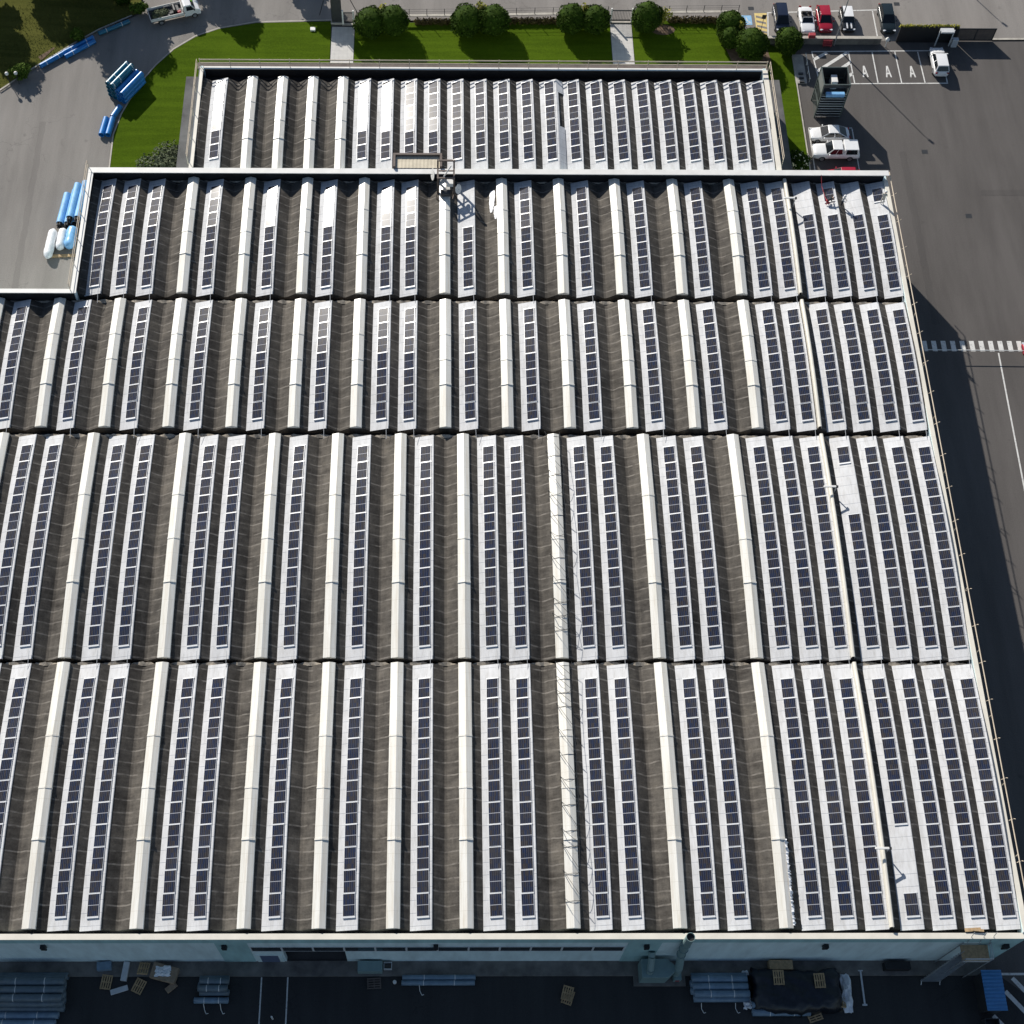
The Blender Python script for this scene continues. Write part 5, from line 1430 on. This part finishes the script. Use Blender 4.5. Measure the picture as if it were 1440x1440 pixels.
bale(-40.75, 102.0, 3.0, .6, 'plastic_pale_blue', 'crumpled pale blue film wrapped bale touching the west wall')
tag(MB().box(-1.6, 1.6, -.16, .16, 0, .16).build('timber_beam', M['wood'], None, loc=(-41.3, 101.35, .02), rot=(0, 0, .05)), 'timber beam on the ground below the wrapped bales', 'beam')

# ------------------------------------------------------------------ south yard
def pallet(x, y, z, rz, label, rx=0, ry=0, mat='wood', group='wooden pallets in the south yard'):
    P_ = empty('pallet', (x, y, z), rz, label, 'pallet', group); P_.rotation_euler = (rx, ry, rz)
    t = MB(); [t.box(-.6, .6, -.4 + i * .2 - .055, -.4 + i * .2 + .055, .12, .144) for i in range(5)]; t.build('deck_boards', M[mat], P_)
    b_ = MB(); [b_.box(x_ - .05, x_ + .05, -.44, .44, .022, .119) for x_ in (-.54, 0, .54)]; b_.build('bearers', M[mat], P_)
    c = MB(); [c.box(-.6, .6, y_ - .05, y_ + .05, 0, .021) for y_ in (-.38, 0, .38)]; c.build('bottom_boards', M[mat], P_)
    return P_
pallet(-28.15, 23.75, .02, 1.45, 'pallet lying flat, leftmost of the scattered group by the wall')
pallet(-25.35, 23.4, .05, 1.15, 'pallet lying askew in front of the scattered group by the wall', rx=.06)
pallet(-25.0, 24.75, .5, 1.5, 'pallet leaning in the scattered group against the wall', rx=.0, ry=.5)
pallet(11.1, 22.75, .02, 1.3, 'upper pallet of the pair alone on the open yard', mat='wood'); bpy.data.objects['pallet.003'].location.z = .18
pallet(11.15, 22.45, .02, 1.22, 'lower pallet of the pair alone on the open yard')
pallet(-5.35, 23.6, .02, .05, 'dark pallet lying just left of the long beams', mat='steel_brown')
for (x, y, sx, sy, sz, rz, lab, m) in ((-23.2, 24.4, 2.2, 1.3, .7, -.25, 'large flattened cardboard heap beside the scattered pallets', 'card'), (-22.6, 23.3, 1.0, .5, .25, .7, 'small cardboard box in front of the cardboard heap', 'card'),
        (-26.6, 24.6, .5, 1.6, .35, -.1, 'pale upright board between the scattered pallets', 'light_grey'), (-27.0, 23.1, 1.5, .45, .12, .3, 'pale board lying in front of the scattered pallets', 'light_grey'), (-28.4, 25.0, 1.2, .7, .6, .1, 'blue grey wrapped parcel against the wall by the pallets', 'pipe_blue_grey')):
    o = MB().obox((0, 0, sz / 2), sx, sy, sz).build('board' if 'board' in lab and 'card' not in lab else 'parcel', M[m], None, loc=(x, y, .125 if y > 24.3 else .02), rot=(0, 0, rz), bevel=.03); tag(o, lab, 'board' if 'board' in lab and 'card' not in lab else 'box')
rr = random.Random(4)
def crumple(x, y, z, sx, sy, sz, label, mat='plastic_white'):
    mb = MB(); n = 7
    mb.grid([[(-sx / 2 + sx * i / n + rr.uniform(-.08, .08), -sy / 2 + sy * j / n + rr.uniform(-.08, .08), rr.uniform(0, sz) * (math.sin(PI * i / n) * math.sin(PI * j / n) * .7 + .3)) for j in range(n + 1)] for i in range(n + 1)])
    o = mb.build('crumpled_film', M[mat], None, loc=(x, y, z)); m = o.modifiers.new('thick', 'SOLIDIFY'); m.thickness = .01
    tag(o, label, 'plastic film', 'crumpled white film in the south yard')
crumple(-23.3, 24.5, .85, 1.3, .8, .35, 'crumpled white film on top of the cardboard heap')
def pipe_stack(x0, x1, yc, rows, r, mat, what, where, group):
    k = 0
    for j, cnt in enumerate(rows):
        for i in range(cnt):
            y = yc + (i - (cnt - 1) / 2) * 2 * r * 1.02; z = r + j * r * 1.75 + .02
            if cnt == 1: nm = 'only'
            else: nm = ('rearmost' if i == cnt - 1 else 'foremost' if i == 0 else ('second', 'third', 'fourth', 'fifth', 'sixth')[i - 1])
            lab = '%s %s, %s layer of the %s' % (nm, what, ('bottom', 'second', 'top', 'topmost')[j], where)
            dx = rr.uniform(-.12, .12)
            P_ = empty('steel_pipe', (x0 + dx, y, z), 0, lab, 'pipe', group)
            MB().hollow((0, 0, 0), (x1 - x0, 0, 0), r, r * .9, 16).build('pipe_shell', M[mat], P_, smooth=True)
            if j == len(rows) - 1:
                s = MB(); [s.hollow((t - .03, 0, 0), (t + .03, 0, 0), r + .006, r - .002, 16) for t in ((x1 - x0) * .3, (x1 - x0) * .72)]; s.build('strap', M['cap_white'], P_)
pipe_stack(-37.2, -31.4, 22.9, (5, 4, 3), .32, 'pipe_grey', 'grey pipe', 'large stack lower left', 'grey pipes in the large stack at the lower left')
pipe_stack(-38.2, -31.9, 20.7, (2,), .3, 'pipe_blue_grey', 'bluish pipe', 'row in front of the large stack', 'bluish pipes in front of the large stack')
pipe_stack(-20.2, -17.7, 23.4, (3, 2), .28, 'pipe_grey', 'grey pipe', 'small stack beside the two white lines', 'grey pipes in the small stack')
pipe_stack(-20.5, -17.6, 22.2, (1,), .26, 'pipe_blue_grey', 'bluish pipe', 'row before the small stack', 'bluish pipe before the small stack')
pipe_stack(-2.95, 3.3, 23.85, (2,), .22, 'pipe_blue_grey', 'long bluish pipe', 'pair lying on the open yard', 'long pipes lying on the open yard')
pipe_stack(21.7, 26.4, 23.2, (4, 3), .3, 'pipe_blue_grey', 'bluish pipe', 'stack left of the black tarpaulin', 'bluish pipes left of the black tarpaulin')
pipe_stack(26.6, 31.5, 21.45, (2,), .3, 'pipe_blue_grey', 'bluish pipe', 'row under the front of the tarpaulin', 'bluish pipes under the front of the tarpaulin')
# loose strap tails
st = MB()
for x, y in ((-19.7, 21.9), (-18.3, 21.9), (-1.7, 23.4), (-1.2, 23.4), (1.6, 23.5), (22.4, 21.9), (25.3, 21.9)):
    st.path([(x, y, .5), (x + .05, y - .45, .05), (x + .22, y - .75, .03)], .03, 5)
# each tail its own object
for i, (x, y, w_) in enumerate(((-19.7, 21.9, 'left strap tail before the small grey stack'), (-18.3, 21.9, 'right strap tail before the small grey stack'), (-1.5, 23.4, 'white strap tail before the long bluish pair'), (22.4, 21.9, 'left strap tail before the stack near the tarpaulin'), (25.3, 21.9, 'right strap tail before the stack near the tarpaulin'))):
    o = MB().path([(0, 0, .45), (.05, -.4, .05), (.22, -.75, .03), (.4, -.7, .03)], .03, 5).build('strap_tail', M['cap_white'], None, loc=(x, y, .01)); tag(o, w_, 'strap', 'loose strap tails in the south yard')

# tarpaulin heap
mb = MB(); nx, ny = 34, 18; rows = []
jx = [rr.uniform(-1, 1) for _ in range(ny + 1)]; jy = [rr.uniform(-.6, 1) for _ in range(nx + 1)]
for _ in range(1): jx = [(jx[max(0, q - 1)] + 2 * jx[q] + jx[min(ny, q + 1)]) / 4 for q in range(ny + 1)]; jy = [(jy[max(0, q - 1)] + 2 * jy[q] + jy[min(nx, q + 1)]) / 4 for q in range(nx + 1)]
for i in range(nx + 1):
    u = i / nx * 2 - 1; row = []
    for j in range(ny + 1):
        v_ = j / ny * 2 - 1
        e = max(0, 1 - abs(u) ** 5) * max(0, 1 - abs(v_) ** 4)
        x = 30.6 + u * (3.9 + .3 * jx[j]); y = 23.1 + v_ * (1.8 + .3 * jy[i]) - .35 * (1 - u * u)
        z = .03 + 1.5 * e ** .45 + rr.uniform(-.09, .09) * e + .10 * math.sin(i * .55 + j * .8 + 1.5 * jx[j]) * e
        row.append((x, y, max(.02, z)))
    rows.append(row)
mb.grid(rows)
o = mb.build('tarpaulin', M['tarp'], None, smooth=True); m = o.modifiers.new('thick', 'SOLIDIFY'); m.thickness = .012
tag(o, 'large black tarpaulin covering a heap of goods in the south yard', 'tarpaulin')
pallet(28.9, 23.75, 1.66, 1.57, 'greyish pallet lying on the left of the black tarpaulin', mat='wood'); pallet(32.35, 23.5, 1.64, 1.6, 'brown pallet lying on the right of the black tarpaulin')
pallet(34.2, 22.0, .3, 1.5, 'pallet leaning at the right end of the black tarpaulin', ry=.5); pallet(32.0, 20.9, .02, .3, 'pallet lying in front of the black tarpaulin')
crumple(34.9, 22.7, .15, .8, 3.2, .8, 'long crumpled white film at the right end of the tarpaulin')
crumple(26.4, 21.9, .1, .7, .9, .6, 'crumpled white film at the front left corner of the tarpaulin')
crumple(26.4, 24.4, .2, .5, .4, .4, 'small white film between the pipe stack and the tarpaulin')
o = MB().box(-.07, .07, -1.35, 1.35, 0, .1).box(-.2, .2, -1.5, -1.351, 0, .1).box(-.2, .2, 1.351, 1.45, 0, .1).build('white_bar', M['light_grey'], None, loc=(36.35, 23.2, .14)); tag(o, 'single pale steel bar lying right of the tarpaulin', 'bar')
o = MB().box(-1.1, 1.1, -.45, .2, 0, .9).build('dark_bin', M['black'], None, loc=(39.4, 25.0, .125), bevel=.05); tag(o, 'black bin standing against the wall left of the steel stair', 'bin')
for x, w_ in ((29.4, 2.0),): o = MB().box(-w_ / 2, w_ / 2, -.4, .4, 0, .9).build('brown_crate', M['wood'], None, loc=(x, 24.95, .125), bevel=.02); tag(o, 'brown crate behind the tarpaulin against the wall', 'crate')
o = MB().box(-1.05, 1.05, -.45, .45, 0, 1.0).build('tool_cabinet', M['teal_metal'], None, loc=(-5.7, 24.85, .125), bevel=.03); tag(o, 'low teal cabinet against the wall beside the loading bay', 'cabinet')
fr = MB(); fr.box(-.35, .35, -.3, -.25, 0, .5); fr.box(-.35, .35, .25, .3, 0, .5); fr.box(-.35, -.3, -.249, .249, 0, .5); fr.box(.3, .35, -.249, .249, 0, .5)
o = fr.build('open_crate', M['light_grey'], None, loc=(-4.2, 25.0, .125)); tag(o, 'small pale open frame beside the teal cabinet', 'crate')
o = MB().lathe([(.14, 0), (.16, .05), (.16, .3), (.05, .34)], n=14).build('white_bucket', M['cap_white'], None, loc=(-3.6, 23.7, .02)); tag(o, 'small white bucket beside the dark pallet', 'bucket')
o = MB().tube((0, 0, 0), (0, 0, 1.0), .08, 10).build('bollard', M['cap_white'], None, loc=(-13.85, 20.75, .0)); tag(o, 'pale bollard between the two white lines', 'bollard')

# dust collector with chimney
dcn = empty('dust_collector', (18.7, 24.45, .125), label='grey green dust collector with a tall chimney against the wall', cat='dust collector')
MB().box(-1.9, 2.55, -1.1, .95, -.12, .0).build('plinth', M['concrete_dark'], dcn)
MB().prism([(-1.45, -.85), (.75, -.85), (1.4, -.3), (1.4, .15), (.75, .7), (-1.45, .7)], .0, 2.4).build('housing', M['teal_metal'], dcn, bevel=.03)
MB().tube((-.75, .9, 4.2), (-.75, .55, 4.0), .3, 14).tube((-.75, .55, 4.0), (-.8, -.3, 3.0), .3, 14).tube((-.8, -.3, 3.0), (-.8, -.35, 2.4), .3, 14).build('inlet_duct', M['teal_metal'], dcn)
MB().box(1.45, 2.1, -.75, .25, .0, .9).build('fan_box', M['teal_metal'], dcn, bevel=.03)
MB().box(1.62, 1.95, -.78, -.752, .25, .6).build('switch_plate', M['red'], dcn)
ch = MB(); pts = [(1.65, -.2, .9), (1.65, -.15, 2.6), (1.55, .55, 5.0), (1.5, .72, 8.0), (1.5, .75, 10.6)]
for a, b_ in zip(pts[:-2], pts[1:-1]): ch.tube(a, b_, .33, 18)
ch.hollow(pts[-2], pts[-1], .36, .33, 20); [ch.hollow((1.5 + .05 * (8 - z) / 3, .55 + .2 * (z - 5) / 3 if z < 8 else .73, z - .04), (1.5 + .05 * (8 - z) / 3, .55 + .2 * (z - 5) / 3 if z < 8 else .73, z + .04), .40, .34, 20) for z in (5.0, 6.5, 8.0)]
ch.build('chimney', M['teal_metal'], dcn)
MB().tube((1.5, .745, 10.3), (1.5, .745, 10.35), .325, 18).build('chimney_throat', M['black'], dcn)

# steel stair with landing
sr = empty('access_stair', (43.6, 24.6, 0), label='steel access stair climbing to a landing under the south roof edge', cat='stair')
f = MB()
for x in (-.7, 1.55):
    for y in (-.55, .72): f.tube((x, y, 0), (x, y, 7.9), .05, 6)
for z in (6.85,): f.tube((-.7, -.55, z), (1.55, -.55, z), .06, 6); f.tube((-.7, .72, z), (1.55, .72, z), .06, 6)
f.build('frame', M['galvanised'], sr)
MB().box(-.7, 1.55, -.55, .72, 6.92, 7.0).build('landing', M['wood'], sr)
r_ = MB(); [r_.tube((-.7, -.55, z), (1.55, -.55, z), .035, 6) for z in (7.45, 7.9)]; [r_.tube((1.55, -.55, z), (1.55, .72, z), .035, 6) for z in (7.45, 7.9)]; [r_.tube((x, .72, 7.9), (x, 1.1, 10.0), .03, 6) for x in (-.4, .6, 1.4)]; r_.build('hand_rail', M['galvanised'], sr)
t = MB(); ns = 18
for k in range(ns): 
    q = k / (ns - 1); t.box(-2.1 + q * 1.35, -.6 + q * 1.2, -.95 + q * .9, -.70 + q * .9, .3 + q * 6.6, .35 + q * 6.6)
t.build('stair_treads', M['steel_grey'], sr)
s = MB(); s.tube((-2.15, -.85, .1), (-.75, .05, 6.95), .06, 6); s.tube((-.55, -.85, .1), (.65, .05, 6.95), .06, 6); s.tube((-2.15, -.85, 1.1), (-.75, .05, 7.9), .03, 6); s.tube((-2.15, -.85, .1), (-2.15, -.85, 1.1), .03, 6); s.tube((-.55, -.85, .1), (-.55, -.85, 1.1), .03, 6); s.build('stringers', M['galvanised'], sr)
w_ = MB(); [w_.tube((x, -1.15, 0), (x, -.75, .35), .05, 6) for x in (-2.15, -.55)]; w_.build('stair_feet', M['galvanised'], sr)

# blue roofed shed
sh = empty('blue_shed', (46.75, 22.55, 0), label='small shed with a blue corrugated roof at the lower right', cat='shed')
MB().box(-.72, .72, -1.5, 1.5, 0, 2.35).build('shed_wall', M['steel_dark'], sh)
MB().grid([[(x, -1.65 + i * .075, 2.45 + (.045 if i % 4 < 2 else 0) + x * .02) for x in (-.85, 0, .85)] for i in range(45)]).build('shed_roof', M['shed_blue'], sh)
so_ = sh.children[1].modifiers.new('thick', 'SOLIDIFY'); so_.thickness = .04
o = MB().box(-.6, -.55, -.6, .6, 0, 1.2).box(.55, .6, -.6, .6, 0, 1.2).box(-.549, .549, .55, .6, 0, 1.2).box(-.549, .549, -.6, -.55, 0, 1.2).box(-.549, .549, -.549, .549, .2, .25).build('mesh_cage', M['steel_dark'], None, loc=(46.6, 19.9, .02)); tag(o, 'open dark cage standing in front of the blue roofed shed', 'cage')
SUN_E = 5.0; SKY_S = 0.075; EXPO = 0.23
# ------------------------------------------------------------------ camera, sun, sky
cam = bpy.data.cameras.new('camera'); co = bpy.data.objects.new('camera', cam); COL.objects.link(co)
T, YW, RL = 0.494368541, -0.0206204392, 0.0198814339
Rm = Matrix.Rotation(YW, 3, 'Z') @ Matrix.Rotation(T, 3, 'X') @ Matrix.Rotation(RL, 3, 'Z')
co.matrix_world = Matrix.Translation((0, 0, 119.704174 + H)) @ Rm.to_4x4()
cam.sensor_width = 36; cam.sensor_fit = 'HORIZONTAL'; cam.lens = 2050.01725 / 1440 * 36
cam.shift_x = 84.4148 / 1440; cam.shift_y = 0
cam.clip_start = 1; cam.clip_end = 3000
scene.camera = co
ELEV = math.radians(29.7)
sdir = Vector((-0.515 * math.cos(ELEV), 0.857 * math.cos(ELEV), math.sin(ELEV))).normalized()
sl = bpy.data.lights.new('sun', 'SUN'); sl.energy = SUN_E; sl.angle = math.radians(0.5); sl.color = (1.0, 0.95, 0.87)
so = bpy.data.objects.new('sun', sl); COL.objects.link(so)
so.rotation_euler = (-sdir).to_track_quat('-Z', 'Y').to_euler(); so.location = (0, 0, 300)
wd = bpy.data.worlds.new('World'); scene.world = wd; wd.use_nodes = True
nt = wd.node_tree; bg = nt.nodes['Background']
sk = nt.nodes.new('ShaderNodeTexSky'); sk.sky_type = 'NISHITA'; sk.sun_disc = False
sk.sun_elevation = ELEV; sk.sun_rotation = math.atan2(sdir.x, sdir.y)
sk.air_density = 1.0; sk.dust_density = 0.6; sk.ozone_density = 1.0
nt.links.new(sk.outputs[0], bg.inputs['Color']); bg.inputs['Strength'].default_value = SKY_S
vs = scene.view_settings; vs.view_transform = 'Standard'; vs.look = 'None'; vs.gamma = 1.0; vs.exposure = EXPO
